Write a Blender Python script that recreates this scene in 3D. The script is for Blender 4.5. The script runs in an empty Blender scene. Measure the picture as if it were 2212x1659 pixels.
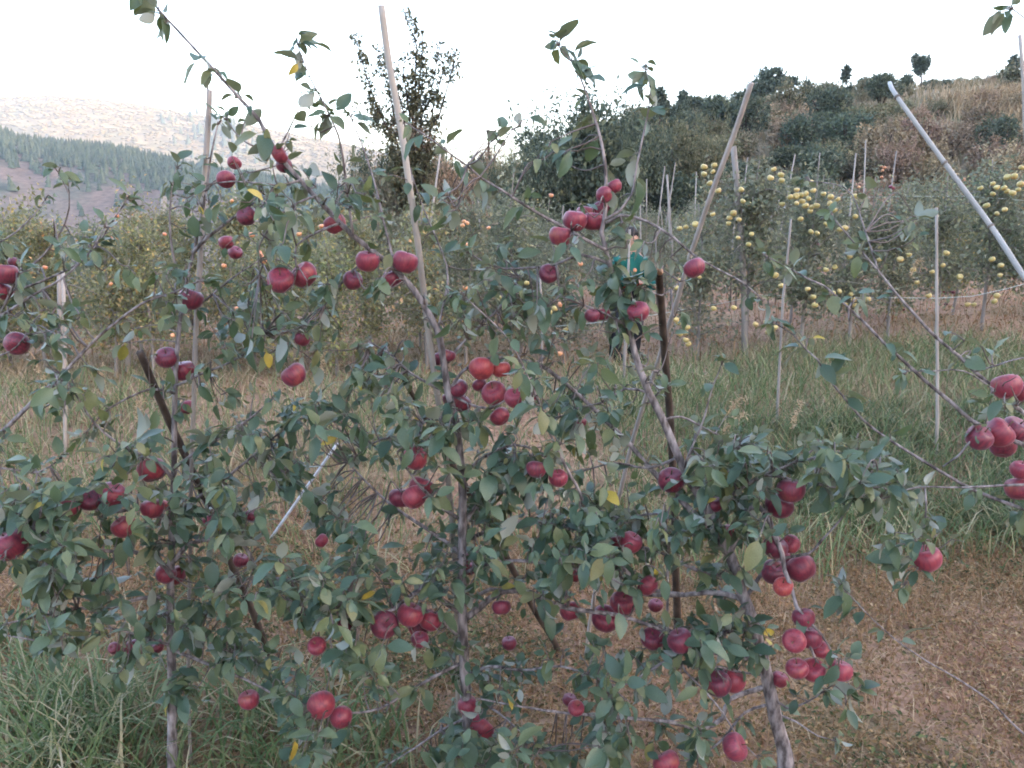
import bpy, bmesh, math
import numpy as np
from mathutils import Vector, Matrix

# ------------------------------------------------------------------ camera, sky, sun, exposure
sc = bpy.context.scene
R = math.radians
CAMZ, PITCH, FD, CX, CY = 2.0, R(11.4), 1702.7, 1106.0, 829.5     # metres; photo measured on a 2212 x 1659 sheet
cd = bpy.data.cameras.new('camera')
cam = bpy.data.objects.new('camera', cd)
sc.collection.objects.link(cam)
cam.location = (0, 0, CAMZ)
cam.rotation_euler = (R(90) - PITCH, 0, 0)
cd.sensor_fit = 'HORIZONTAL'
cd.angle_x = 2 * math.atan(CX / FD)
cd.clip_start, cd.clip_end = 0.05, 6000
sc.camera = cam

SUN_EL, SUN_AZ = R(8.5), R(112)            # low sun, hidden from the orchard by the hill's unseen flank, raised to block it
w = bpy.data.worlds.new('World'); sc.world = w; w.use_nodes = True
wn = w.node_tree.nodes; wl = w.node_tree.links
sky = wn.new('ShaderNodeTexSky'); sky.sky_type = 'NISHITA'; sky.sun_disc = False
sky.sun_elevation = SUN_EL; sky.sun_rotation = SUN_AZ
sky.air_density = 1.0; sky.dust_density = 4.5; sky.ozone_density = 1.3; sky.altitude = 300
bg = wn['Background']; bg.inputs['Strength'].default_value = 0.15
wl.new(sky.outputs[0], bg.inputs['Color'])
sl = bpy.data.lights.new('sun', 'SUN'); sl.energy = 0.5; sl.angle = R(0.5); sl.color = (1, .86, .68)
so = bpy.data.objects.new('sun', sl); sc.collection.objects.link(so)
sdir = Vector((math.sin(SUN_AZ) * math.cos(SUN_EL), math.cos(SUN_AZ) * math.cos(SUN_EL), math.sin(SUN_EL)))
so.rotation_euler = sdir.to_track_quat('Z', 'Y').to_euler()
vs = sc.view_settings
vs.view_transform = 'Standard'; vs.look = 'None'; vs.gamma = 1; vs.use_curve_mapping = False
vs.exposure = 3.98
vs.use_white_balance = True; vs.white_balance_temperature = 6800; vs.white_balance_tint = 20      # the camera's own balance
cy = sc.cycles
cy.max_bounces = 5; cy.diffuse_bounces = 3; cy.glossy_bounces = 2; cy.transmission_bounces = 3
cy.volume_bounces = 0; cy.transparent_max_bounces = 8
cy.use_denoising = True; cy.use_adaptive_sampling = True; cy.adaptive_threshold = 0.02
cy.sample_clamp_indirect = 4; cy.pixel_filter_type = 'BLACKMAN_HARRIS'; cy.filter_width = 1.85

# ------------------------------------------------------------------ helpers
rng = np.random.default_rng(7)
C = sc.collection
sP, cP = math.sin(PITCH), math.cos(PITCH)

def at(px, py, Y):
    """the place at distance Y along the ground that the photo shows at sheet position px, py"""
    dx = (px - CX) / FD; dy = (CY - py) / FD
    d = np.array([dx, cP + dy * sP, -sP + dy * cP])
    return np.array([0, 0, CAMZ]) + d * (Y / d[1])

def proj(P):
    P = np.atleast_2d(P) - np.array([0, 0, CAMZ])
    zc = P[:, 1] * cP - P[:, 2] * sP
    yc = P[:, 1] * sP + P[:, 2] * cP
    zc = np.maximum(zc, 1e-3)
    return np.stack([CX + FD * P[:, 0] / zc, CY - FD * yc / zc, zc], 1)

def norm(v):
    v = np.asarray(v, float)
    return v / np.maximum(np.linalg.norm(v, axis=-1, keepdims=True), 1e-9)

def sstep(a, b, x):
    t = np.clip((np.asarray(x, float) - a) / (b - a), 0, 1)
    return t * t * (3 - 2 * t)

def waves(x, y, scale, seed, n=7):
    g = np.random.default_rng(seed); out = 0
    for k in range(n):
        a = g.uniform(0, 6.283); f = scale * g.uniform(.5, 2.2); ph = g.uniform(0, 6.283)
        out = out + np.sin(f * (x * math.cos(a) + y * math.sin(a)) + ph) / (.6 + f / scale)
    return out / n * 1.6

def link(o, parent=None):
    C.objects.link(o)
    if parent is not None: o.parent = parent
    return o

def fast_mesh(name, V, tris=None, quads=None, mats=(), rnd=None, smooth=False, mi=None):
    m = bpy.data.meshes.new(name)
    V = np.asarray(V, np.float32).reshape(-1, 3)
    idx, st, n = [], [], 0
    if quads is not None and len(quads):
        q = np.asarray(quads, np.int32).reshape(-1, 4); idx.append(q.ravel()); st.append(np.arange(len(q)) * 4); n = len(q) * 4
    if tris is not None and len(tris):
        t = np.asarray(tris, np.int32).reshape(-1, 3); idx.append(t.ravel()); st.append(n + np.arange(len(t)) * 3)
    idx = np.concatenate(idx); st = np.concatenate(st).astype(np.int32)
    m.vertices.add(len(V)); m.vertices.foreach_set('co', V.ravel())
    m.loops.add(len(idx)); m.loops.foreach_set('vertex_index', idx.astype(np.int32))
    m.polygons.add(len(st)); m.polygons.foreach_set('loop_start', st)
    if smooth: m.polygons.foreach_set('use_smooth', np.ones(len(st), bool))
    if mi is not None: m.polygons.foreach_set('material_index', np.asarray(mi, np.int32))
    if rnd is not None:
        a = m.attributes.new('rnd', 'FLOAT', 'POINT'); a.data.foreach_set('value', np.asarray(rnd, np.float32))
    m.update(calc_edges=True)
    for x in (mats if isinstance(mats, (list, tuple)) else [mats]): m.materials.append(x)
    return m

def obj(name, mesh, parent=None, loc=None):
    o = bpy.data.objects.new(name, mesh); link(o, parent)
    if loc is not None: o.location = [float(c) for c in loc]
    return o

def tag(o, label=None, cat=None, group=None, kind=None):
    for k, v in (('label', label), ('category', cat), ('group', group), ('kind', kind)):
        if v: o[k] = v
    return o

def empty(name, loc):
    o = bpy.data.objects.new(name, None); o.empty_display_size = .1; link(o); o.location = [float(c) for c in loc]
    return o

def smooth_path(P, step):
    """Catmull-Rom through the rows of P (any number of columns, first three are xyz)"""
    P = np.asarray(P, float)
    if len(P) < 3:
        n = max(2, int(np.linalg.norm(P[1, :3] - P[0, :3]) / step)); t = np.linspace(0, 1, n + 1)[:, None]
        return P[0] * (1 - t) + P[1] * t
    Q = np.vstack([2 * P[0] - P[1], P, 2 * P[-1] - P[-2]]); out = []
    for i in range(1, len(Q) - 2):
        a, b, c, d = Q[i - 1:i + 3]; n = max(1, int(np.linalg.norm(c[:3] - b[:3]) / step))
        t = (np.arange(n) / n)[:, None]
        out.append(.5 * (2 * b + (c - a) * t + (2 * a - 5 * b + 4 * c - d) * t ** 2 + (3 * b - a - 3 * c + d) * t ** 3))
    out.append(P[-1:]); return np.vstack(out)

class Acc:
    """collects tubes and leaf cards for one mesh"""
    def __init__(s): s.V, s.Q, s.T, s.r, s.n = [], [], [], [], 0
    def add(s, V, Q=None, T=None, rnd=0.):
        V = np.asarray(V, float).reshape(-1, 3)
        if Q is not None and len(Q): s.Q.append(np.asarray(Q).reshape(-1, 4) + s.n)
        if T is not None and len(T): s.T.append(np.asarray(T).reshape(-1, 3) + s.n)
        s.V.append(V); s.r.append(np.full(len(V), rnd) if np.isscalar(rnd) else np.asarray(rnd)); s.n += len(V)
    def tube(s, P, rad, k=6, rnd=0., bump=0., cap=True):
        P = np.asarray(P, float); n = len(P); rad = np.broadcast_to(np.asarray(rad, float), (n,)).copy()
        T = norm(np.gradient(P, axis=0)); u = norm(np.cross(T[0], [.31, .87, .4])); ring = []
        a = np.arange(k) * 2 * math.pi / k
        for i in range(n):
            u = norm(u - T[i] * np.dot(u, T[i])); v = np.cross(T[i], u)
            rr = rad[i] * (1 + bump * rng.normal(size=k)) if bump else np.full(k, rad[i])
            ring.append(P[i] + (np.cos(a) * rr)[:, None] * u + (np.sin(a) * rr)[:, None] * v)
        V = np.vstack(ring); i = np.arange(n - 1)[:, None] * k; j = np.arange(k)[None]
        Q = np.stack([i + j, i + (j + 1) % k, i + k + (j + 1) % k, i + k + j], -1).reshape(-1, 4)
        Tt = None
        if cap:
            V = np.vstack([V, P[0], P[-1]]); jj = np.arange(k)
            Tt = np.vstack([np.stack([(jj + 1) % k, jj, np.full(k, n * k)], 1),
                            np.stack([(n - 1) * k + jj, (n - 1) * k + (jj + 1) % k, np.full(k, n * k + 1)], 1)])
        s.add(V, Q, Tt, rnd)
    def mesh(s, name, mat, smooth=False, off=None):
        V = np.vstack(s.V)
        if off is not None: V = V - off
        return fast_mesh(name, V, np.vstack(s.T) if s.T else None, np.vstack(s.Q) if s.Q else None, mat, np.concatenate(s.r), smooth)

def frames(d, n):
    """rotation matrices (k,3,3): columns x, y (along d), z (near n)"""
    d = norm(d); x = norm(np.cross(d, n)); z = np.cross(x, d)
    return np.stack([x, d, z], -1)

def cards(acc, P, d, n, size, width=.5, rnd=None, fold=.25):
    """simple folded leaf cards (4 vertices and 2 triangles each) for far foliage"""
    k = len(P); Rm = frames(d, n); s = np.broadcast_to(size, (k,))
    base = np.array([[0, 0, 0], [width / 2, .45, fold * .4], [0, 1, -.12], [-width / 2, .45, fold * .4]])
    V = np.einsum('kij,vj->kvi', Rm, base) * s[:, None, None] + P[:, None]
    b = np.arange(k)[:, None] * 4
    T = np.concatenate([b + [0, 1, 2], b + [0, 2, 3]])
    acc.add(V.reshape(-1, 3), None, T, np.repeat(rng.random(k) if rnd is None else rnd, 4))

def rdir(k, up=0.):
    v = rng.normal(size=(k, 3)); v[:, 2] += up; return norm(v)

def landmark(p, marks):
    """the phrase for the thing in the photo that stands nearest beside p"""
    x = proj(p)[0, 0]
    for lim, ph_ in marks:
        if x < lim: return ph_
    return marks[-1][1]

# ------------------------------------------------------------------ materials
def material(name):
    m = bpy.data.materials.new(name); m.use_nodes = True
    nt = m.node_tree; return m, nt, nt.nodes, nt.links, nt.nodes['Principled BSDF']

def ramp(nodes, stops, mode='LINEAR'):
    r = nodes.new('ShaderNodeValToRGB'); e = r.color_ramp.elements; r.color_ramp.interpolation = mode
    while len(e) > 1: e.remove(e[-1])
    e[0].position = stops[0][0]; e[0].color = (*stops[0][1], 1)
    for p, c in stops[1:]:
        x = e.new(p); x.color = (*c, 1)
    return r

def rnd_fac(nodes, links):
    """per-leaf chance: the mesh's own attribute plus the object's, wrapped to 0..1"""
    a = nodes.new('ShaderNodeAttribute'); a.attribute_name = 'rnd'
    o = nodes.new('ShaderNodeObjectInfo'); s = nodes.new('ShaderNodeMath'); s.operation = 'ADD'
    f = nodes.new('ShaderNodeMath'); f.operation = 'FRACT'
    links.new(a.outputs['Fac'], s.inputs[0]); links.new(o.outputs['Random'], s.inputs[1]); links.new(s.outputs[0], f.inputs[0])
    return f.outputs[0], a.outputs['Fac'], o.outputs['Random']

def leaf_mat(name, stops, under=None, trans=.25, rough=.5, per_tree=.0, spec=.4, tcol=None):
    m, nt, N, L, P = material(name)
    wrap, a, o = rnd_fac(N, L)
    r = ramp(N, stops); L.new(wrap if per_tree == 0 else a, r.inputs[0])
    col = r.outputs[0]
    if per_tree:
        hs = N.new('ShaderNodeHueSaturation'); mr = N.new('ShaderNodeMapRange')
        mr.inputs[3].default_value = 1 - per_tree; mr.inputs[4].default_value = 1 + per_tree
        L.new(o, mr.inputs[0]); L.new(mr.outputs[0], hs.inputs['Value']); L.new(col, hs.inputs['Color'])
        mh = N.new('ShaderNodeMapRange'); mh.inputs[3].default_value = .47; mh.inputs[4].default_value = .52
        m2 = N.new('ShaderNodeMath'); m2.operation = 'MULTIPLY'; m2.inputs[1].default_value = 7.31
        m3 = N.new('ShaderNodeMath'); m3.operation = 'FRACT'
        L.new(o, m2.inputs[0]); L.new(m2.outputs[0], m3.inputs[0]); L.new(m3.outputs[0], mh.inputs[0]); L.new(mh.outputs[0], hs.inputs['Hue'])
        col = hs.outputs[0]
    if under:
        tc = N.new('ShaderNodeTexCoord'); nz = N.new('ShaderNodeTexNoise'); nz.inputs['Scale'].default_value = 35
        L.new(tc.outputs['Object'], nz.inputs['Vector'])
        mx = N.new('ShaderNodeMix'); mx.data_type = 'RGBA'; mx.blend_type = 'MULTIPLY'; mx.inputs[0].default_value = 1
        rr = ramp(N, [(.3, (.72, .72, .72)), (.7, (1.2, 1.2, 1.2))]); L.new(nz.outputs[0], rr.inputs[0])
        L.new(col, mx.inputs[6]); L.new(rr.outputs[0], mx.inputs[7])
        g = N.new('ShaderNodeNewGeometry'); m2 = N.new('ShaderNodeMix'); m2.data_type = 'RGBA'
        L.new(g.outputs['Backfacing'], m2.inputs[0]); L.new(mx.outputs[2], m2.inputs[6]); m2.inputs[7].default_value = (*under, 1)
        col = m2.outputs[2]
    L.new(col, P.inputs['Base Color']); P.inputs['Roughness'].default_value = rough
    P.inputs['Specular IOR Level'].default_value = spec
    if trans:
        t = N.new('ShaderNodeBsdfTranslucent'); mx = N.new('ShaderNodeMixShader'); mx.inputs[0].default_value = trans
        if tcol: t.inputs[0].default_value = (*tcol, 1)
        else: L.new(col, t.inputs[0])
        L.new(P.outputs[0], mx.inputs[1]); L.new(t.outputs[0], mx.inputs[2]); L.new(mx.outputs[0], N['Material Output'].inputs[0])
    return m

def noise_mat(name, c1, c2, scale, rough=.85, bump=.3, stretch=(1, 1, 1), detail=6, mid=(.35, .65), obj_var=0., bdist=.01, coords='Object'):
    m, nt, N, L, P = material(name)
    tc = N.new('ShaderNodeTexCoord'); mp = N.new('ShaderNodeMapping'); mp.inputs['Scale'].default_value = stretch
    L.new(tc.outputs[coords], mp.inputs[0])
    nz = N.new('ShaderNodeTexNoise'); nz.inputs['Scale'].default_value = scale; nz.inputs['Detail'].default_value = detail
    L.new(mp.outputs[0], nz.inputs['Vector'])
    r = ramp(N, [(mid[0], c1), (mid[1], c2)]); L.new(nz.outputs[0], r.inputs[0]); col = r.outputs[0]
    if obj_var:
        oi = N.new('ShaderNodeObjectInfo'); hs = N.new('ShaderNodeHueSaturation'); mr = N.new('ShaderNodeMapRange')
        mr.inputs[3].default_value = 1 - obj_var; mr.inputs[4].default_value = 1 + obj_var
        L.new(oi.outputs['Random'], mr.inputs[0]); L.new(mr.outputs[0], hs.inputs['Value']); L.new(col, hs.inputs['Color']); col = hs.outputs[0]
    L.new(col, P.inputs['Base Color']); P.inputs['Roughness'].default_value = rough; P.inputs['Specular IOR Level'].default_value = .25
    if bump:
        b = N.new('ShaderNodeBump'); b.inputs['Strength'].default_value = bump; b.inputs['Distance'].default_value = bdist
        L.new(nz.outputs[0], b.inputs['Height']); L.new(b.outputs[0], P.inputs['Normal'])
    return m
# ------------------------------------------------------------------ terrain: orchard terraces, hillside, valley, ridge, mountain
def table(rows, Y):
    a = np.array([at(px, py, Y) for px, py in rows]); return a[:, 0] / Y, a[:, 2]
HU, HZ = table([(-400, 520), (600, 500), (780, 448), (900, 415), (1000, 385), (1100, 350), (1300, 300), (1500, 262), (1700, 232), (1900, 208), (2212, 182), (2700, 150)], 60.)
RU, RZ = table([(-900, 300), (-300, 290), (0, 300), (60, 318), (150, 326), (230, 330), (300, 342), (430, 375), (520, 385), (700, 420), (1000, 470), (2700, 520)], 430.)
MU, MZ = table([(-900, 235), (-300, 215), (0, 214), (100, 210), (200, 216), (300, 232), (420, 254), (500, 268), (620, 288), (750, 312), (900, 345), (1000, 372), (1200, 440), (2700, 480)], 1100.)

def zt(x, y):
    x = np.asarray(x, float); y = np.asarray(y, float)
    r = np.hypot(x, y); phi = np.degrees(np.arctan2(x, y))
    pc = np.radians(np.clip(phi, -40, 40)); u = np.tan(pc); d = r * np.cos(pc); front = sstep(95, 60, np.abs(phi))
    yy = y + .28 * waves(x, y * .3, .9, 3)
    z = .5 * sstep(4.4, 6.8, yy) + .055 * np.clip(x - 1, 0, 6) * sstep(6, 9, y)
    z = z + .008 * np.clip(y - 9, 0, 16) * sstep(-3, 8, x) - .02 * np.clip(y - 9, 0, 16) * sstep(1, -5, x)
    z = z + .02 * waves(x, y, 3.0, 5) * sstep(1, 3, r) + .006 * waves(x, y, 14., 6)
    side = sstep(-.30, -.12, u)
    hz = np.interp(u, HU, HZ) - 1.3
    hill = hz * sstep(22, 58, d) * (1 - .35 * sstep(62, 150, d)) * side
    hill = hill + .35 * waves(x, y, .22, 8) * sstep(24, 40, d) * side * sstep(300, 100, d)
    val = -9 * sstep(24, 70, d) - 26 * sstep(60, 210, d)
    ridge = np.interp(u, RU, RZ)
    mount = np.interp(u, MU, MZ)
    far = val + (ridge - val) * sstep(170, 430, d)
    far = far + (-40 - far) * sstep(450, 640, d)
    far = far + (mount - far) * sstep(600, 1100, d) * (1 - .3 * sstep(1150, 1700, d))
    far = far + (2.2 * waves(x, y, .028, 11) * sstep(150, 260, d) + 9 * waves(x, y, .009, 12) * sstep(620, 900, d)) * sstep(-5, -40, -d)
    wv = np.where(d < 150, 1 - side, 1 - side * sstep(420, 150, d))
    z = z + (hill * np.clip(1 - wv + .0, 0, 1) + far * wv) * front
    z = z + (sstep(36.5, 54, phi) * sstep(168, 140, phi)) * np.minimum(.45 * np.maximum(0, r - 45), 185)  # unseen flank outside the view, shaped to keep orchard and ridge in shade
    return z

def ground_hit(px, py, far=300.):
    """where the photo's line of sight at px, py meets the ground"""
    ys = np.geomspace(1.2, far, 900); dx = (px - CX) / FD; dy = (CY - py) / FD
    d = np.array([dx, cP + dy * sP, -sP + dy * cP]); P = np.array([0, 0, CAMZ]) + d * (ys / d[1])[:, None]
    k = np.nonzero(P[:, 2] <= zt(P[:, 0], P[:, 1]))[0]
    i = k[0] if len(k) else len(ys) - 1
    p = P[i].copy(); p[2] = float(zt(p[0], p[1])); return p

def on_ground(x, y, dz=0.): return np.array([x, y, float(zt(x, y)) + dz])

def ground_mat(name, cols, scales, bump=.5, bdist=.02):
    m, nt, N, L, P = material(name)
    g = N.new('ShaderNodeNewGeometry'); a = N.new('ShaderNodeTexNoise'); a.inputs['Scale'].default_value = scales[0]; a.inputs['Detail'].default_value = 8
    b = N.new('ShaderNodeTexNoise'); b.inputs['Scale'].default_value = scales[1]; b.inputs['Detail'].default_value = 6
    L.new(g.outputs['Position'], a.inputs['Vector']); L.new(g.outputs['Position'], b.inputs['Vector'])
    r1 = ramp(N, [(.36, cols[0]), (.5, cols[1]), (.64, cols[2])]); r2 = ramp(N, [(.3, (.6, .58, .55)), (.7, (1.3, 1.3, 1.3))])
    L.new(a.outputs[0], r1.inputs[0]); L.new(b.outputs[0], r2.inputs[0])
    mx = N.new('ShaderNodeMix'); mx.data_type = 'RGBA'; mx.blend_type = 'MULTIPLY'; mx.inputs[0].default_value = 1
    L.new(r1.outputs[0], mx.inputs[6]); L.new(r2.outputs[0], mx.inputs[7]); L.new(mx.outputs[2], P.inputs['Base Color'])
    P.inputs['Roughness'].default_value = .95; P.inputs['Specular IOR Level'].default_value = .1
    bp = N.new('ShaderNodeBump'); bp.inputs['Strength'].default_value = bump; bp.inputs['Distance'].default_value = bdist
    L.new(b.outputs[0], bp.inputs['Height']); L.new(bp.outputs[0], P.inputs['Normal'])
    return m

M_soil = ground_mat('orchard_soil', [(.19, .105, .07), (.265, .165, .115), (.18, .13, .078)], (1.1, 30), .6, .02)
M_hill = ground_mat('hillside_earth', [(.11, .105, .062), (.19, .15, .10), (.12, .108, .068)], (.35, 5), .5, .1)
M_ridge = ground_mat('terraced_slope', [(.075, .058, .05), (.12, .088, .072), (.05, .058, .042)], (.03, .4), .4, 1)
M_mount = ground_mat('mountain_slope', [(.12, .105, .055), (.15, .12, .068), (.105, .10, .052)], (.012, .12), .4, 3)

ph = np.concatenate([np.arange(-180, -42, 4.), np.arange(-42, 60, .4), np.arange(60, 180, 3.)])
rr = np.concatenate([[.25], np.geomspace(.6, 1800, 285)])
PH, RR = np.meshgrid(np.radians(ph), rr); TX, TY = RR * np.sin(PH), RR * np.cos(PH); TZ = zt(TX, TY)
TV = np.stack([TX, TY, TZ], -1).reshape(-1, 3); na, nr = len(ph), len(rr)
ii, jj = np.meshgrid(np.arange(nr - 1), np.arange(na), indexing='ij')
TQ = np.stack([ii * na + jj, ii * na + (jj + 1) % na, (ii + 1) * na + (jj + 1) % na, (ii + 1) * na + jj], -1).reshape(-1, 4)
rc = np.repeat(rr[:-1], na); pcx = np.tile(ph, nr - 1)
zone = np.where(rc < 24, 0, np.where((pcx > -12) & (rc < 420), 1, np.where(rc < 600, 2, 3)))
zone[(pcx > 40) & (rc >= 24)] = 1
for k, (nm, mt, lb) in enumerate([('ground', M_soil, 'brown soil of the orchard terraces'), ('hillside', M_hill, 'scrubby slope rising beyond the orchard'),
                                  ('far_hill', M_ridge, 'brown terraced slope across the valley'), ('mountain', M_mount, 'pale sunlit wooded mountain on the skyline')]):
    q = TQ[zone == k]; u_, inv = np.unique(q, return_inverse=True); V = TV[u_]; q = inv.reshape(-1, 4); T = None
    if k == 0:
        c = len(V); V = np.vstack([V, [0, 0, 0]]); T = np.array([[(j + 1) % na, j, c] for j in range(na)])
    tag(obj(nm, fast_mesh(nm, V, T, q, mt, smooth=True)), lb, None, None, 'structure')
# ------------------------------------------------------------------ far woods on the ridge and the mountain (one mass each)
def cone_wood(name, X, Yv, h, w, tiers, mat, label, sides=6, dome=False):
    acc = Acc(); a = np.arange(sides) * 2 * math.pi / sides
    Z = zt(X, Yv)
    for x, y, z, hh, ww in zip(X, Yv, Z, h, w):
        V, T = [], []; tw = rng.normal(0, .06, 2)
        if dome:
            for z0, r0 in ((.05, .75), (.5, 1.), (.85, .62)):
                for q in range(sides): r1 = ww * r0 * rng.uniform(.75, 1.2); V.append((x + r1 * math.cos(a[q]), y + r1 * math.sin(a[q]), z + hh * z0 * rng.uniform(.9, 1.1)))
            V.append((x + tw[0] * hh, y + tw[1] * hh, z + hh))
            for t in range(2):
                for q in range(sides): q2 = (q + 1) % sides; T += [(t * sides + q, t * sides + q2, (t + 1) * sides + q2), (t * sides + q, (t + 1) * sides + q2, (t + 1) * sides + q)]
            T += [(2 * sides + q, 2 * sides + (q + 1) % sides, 3 * sides) for q in range(sides)]
            acc.add(V, None, T, rng.random()); continue
        for t in range(tiers):
            z0 = hh * (.06 + .8 * t / tiers); z1 = min(hh, z0 + hh * (1.25 / tiers + .12)); r0 = ww * (1 - .78 * t / tiers) * rng.uniform(.8, 1.15)
            b = len(V); jit = rng.uniform(.65, 1.3, sides)
            for q in range(sides): V.append((x + r0 * jit[q] * math.cos(a[q] + t), y + r0 * jit[q] * math.sin(a[q] + t), z + z0 - .05 * hh * jit[q]))
            V.append((x + tw[0] * hh, y + tw[1] * hh, z + z1))
            T += [(b + q, b + (q + 1) % sides, b + sides) for q in range(sides)]
        acc.add(V, None, T, rng.random())
    return tag(obj(name, acc.mesh(name, mat, dome)), label, None, None, 'stuff')

M_far_con = leaf_mat('far_conifer', [(0, (.030, .045, .030)), (.6, (.045, .065, .04)), (1, (.06, .075, .045))], trans=0, rough=.9, spec=.1)
M_far_dec = leaf_mat('far_broadleaf', [(0, (.10, .095, .048)), (.35, (.12, .105, .055)), (.7, (.14, .112, .062)), (.9, (.155, .12, .07)), (1, (.085, .085, .046))], trans=0, rough=.9, spec=.1)

uu, dd = [], []
while len(uu) < 2300:
    u_ = rng.uniform(-.74, -.20); d_ = rng.uniform(215, 446)
    nz_ = float(waves(u_ * 430, d_, .045, 21))
    crest = sstep(330 + 22 * waves(u_ * 500, 0, .03, 22), 372, d_)
    if rng.random() < (crest * .95 + .34 * (nz_ > .02) + .05) * (d_ / 440): uu.append(u_); dd.append(d_)
uu, dd = np.array(uu), np.array(dd)
cone_wood('conifer_forest', uu * dd, dd, rng.uniform(3.2, 6.6, len(uu)), rng.uniform(1.1, 2.1, len(uu)), 3, M_far_con, 'blue-green conifer wood along the ridge crest', 6)
k = 9500
uu = rng.uniform(-.78, .02, k); dd = 640 + 480 * rng.random(k) ** .8
cone_wood('mountain_forest', uu * dd, dd, rng.uniform(.8, 2.2, k), rng.uniform(1.8, 3.8, k), 2, M_far_dec, 'pale yellow-green woods covering the sunlit mountain', 5, True)
uu = rng.normal(-.355, .03, 80); dd = rng.normal(960, 38, 80)
cone_wood('mountain_conifer_forest', uu * dd, dd, rng.uniform(9, 14, 80), rng.uniform(2.5, 4, 80), 2, M_far_con, 'bluish conifer patch high on the sunlit mountain', 5)

# ------------------------------------------------------------------ haze: one closed box of air round everything
def box_mesh(name, lo, hi):
    V = [(x, y, z) for x in (lo[0], hi[0]) for y in (lo[1], hi[1]) for z in (lo[2], hi[2])]
    return fast_mesh(name, V, None, [(0, 1, 3, 2), (4, 6, 7, 5), (0, 4, 5, 1), (2, 3, 7, 6), (0, 2, 6, 4), (1, 5, 7, 3)], [])
zmin, zmax = float(TZ.min()) - 1, float(TZ.max()) + 14
hm = box_mesh('haze', (-1810, -1810, zmin), (1810, 1810, zmax))
mh = bpy.data.materials.new('haze_air'); mh.use_nodes = True; mh.node_tree.nodes.clear()
vo = mh.node_tree.nodes.new('ShaderNodeVolumePrincipled'); om = mh.node_tree.nodes.new('ShaderNodeOutputMaterial')
vo.inputs['Color'].default_value = (.74, .86, 1, 1); vo.inputs['Density'].default_value = .00036; vo.inputs['Anisotropy'].default_value = .0
mh.node_tree.links.new(vo.outputs[0], om.inputs['Volume']); hm.materials.append(mh)
tag(obj('haze', hm), 'thin evening haze over the valley', None, None, 'stuff')

# ------------------------------------------------------------------ foliage generators for the middle and far distance
def blob_crown(acc, blobs, n, size, gap=.0, up=.3, fold=.25, seed=0, shell=.6, width=.55):
    """leaf cards through ellipsoids (x,y,z,rx,ry,rz), with gaps cut by a wave field"""
    vol = np.array([b[3] * b[4] * b[5] for b in blobs]) ** .8; vol = vol / vol.sum(); g = np.random.default_rng(seed + 50)
    A = g.normal(size=(6, 3)) * 3.2; phs = g.uniform(0, 6.28, 6)
    for b, f in zip(blobs, vol):
        k = int(n * f) + 4; v = norm(rng.normal(size=(k, 3))); rad = (shell + (1 - shell) * rng.random(k)) * rng.uniform(.6, 1.08, k) ** .5
        P = v * rad[:, None] * np.array(b[3:6]) + np.array(b[:3])
        fld = np.sin(P @ A.T * (1.1 / max(b[3:6])) * 2 + phs).sum(1)
        P = P[fld > -6 + gap * 6.]; v = v[fld > -6 + gap * 6.]; k = len(P)
        if k == 0: continue
        d = norm(v * .6 + rng.normal(size=(k, 3)) * .7 + [0, 0, up]); nn = norm(rng.normal(size=(k, 3)) * .7 + [0, 0, 1] + v * .5)
        cards(acc, P, d, nn, size * rng.uniform(.65, 1.35, k), width, None, fold)

def twig_crown(acc, lines, per_m, size, spread, up=.2, width=.5):
    """leaf cards scattered round polylines"""
    for P in lines:
        P = np.asarray(P); seg = np.linalg.norm(np.diff(P, axis=0), axis=1); L_ = seg.sum(); k = max(3, int(per_m * L_))
        s = np.sort(rng.random(k)) * L_; cum = np.concatenate([[0], np.cumsum(seg)])
        Q = np.stack([np.interp(s, cum, P[:, c]) for c in range(3)], 1) + rng.normal(size=(k, 3)) * spread
        d = norm(rng.normal(size=(k, 3)) + [0, 0, up]); nn = norm(rng.normal(size=(k, 3)) * .6 + [0, 0, 1])
        cards(acc, Q, d, nn, size * rng.uniform(.6, 1.3, k), width)

M_bark = noise_mat('grey_bark', (.060, .048, .047), (.27, .235, .235), 55, .9, 1., (1, 1, .35), 12, (.36, .66), .12, .006)
M_bark_bg = noise_mat('pale_thin_bark', (.16, .14, .125), (.30, .26, .24), 12, .9, .3, (1, 1, .3), 4, (.3, .7), .2)
M_dark_bark = noise_mat('dark_bark', (.035, .025, .02), (.085, .06, .048), 28, .9, .8, (1, 1, .4), 8, (.35, .65), 0, .006)
M_wood = noise_mat('weathered_wood', (.17, .145, .13), (.31, .27, .245), 14, .85, .3, (1, 1, .12), 6, (.3, .7), .18, .003)
M_shrub = leaf_mat('hill_shrub', [(0, (.105, .11, .065)), (.5, (.165, .16, .095)), (.85, (.23, .205, .125)), (1, (.30, .24, .15))], trans=.15, rough=.7, per_tree=.22, spec=.15)
M_shrub_dark = leaf_mat('dark_shrub', [(0, (.055, .08, .06)), (.6, (.09, .115, .08)), (1, (.14, .155, .09))], trans=.15, rough=.7, per_tree=.12, spec=.15)
M_shrub_brown = leaf_mat('autumn_shrub', [(0, (.18, .135, .095)), (.5, (.26, .19, .125)), (1, (.36, .26, .17))], trans=.1, rough=.8, per_tree=.2, spec=.1)
M_pine = leaf_mat('pine_needles', [(0, (.07, .095, .078)), (.6, (.11, .135, .10)), (1, (.15, .17, .12))], trans=.05, rough=.8, per_tree=.1, spec=.1)
M_straw = leaf_mat('straw', [(0, (.25, .175, .105)), (.5, (.36, .26, .16)), (1, (.44, .34, .22))], trans=.15, rough=.85, spec=.1)

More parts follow.
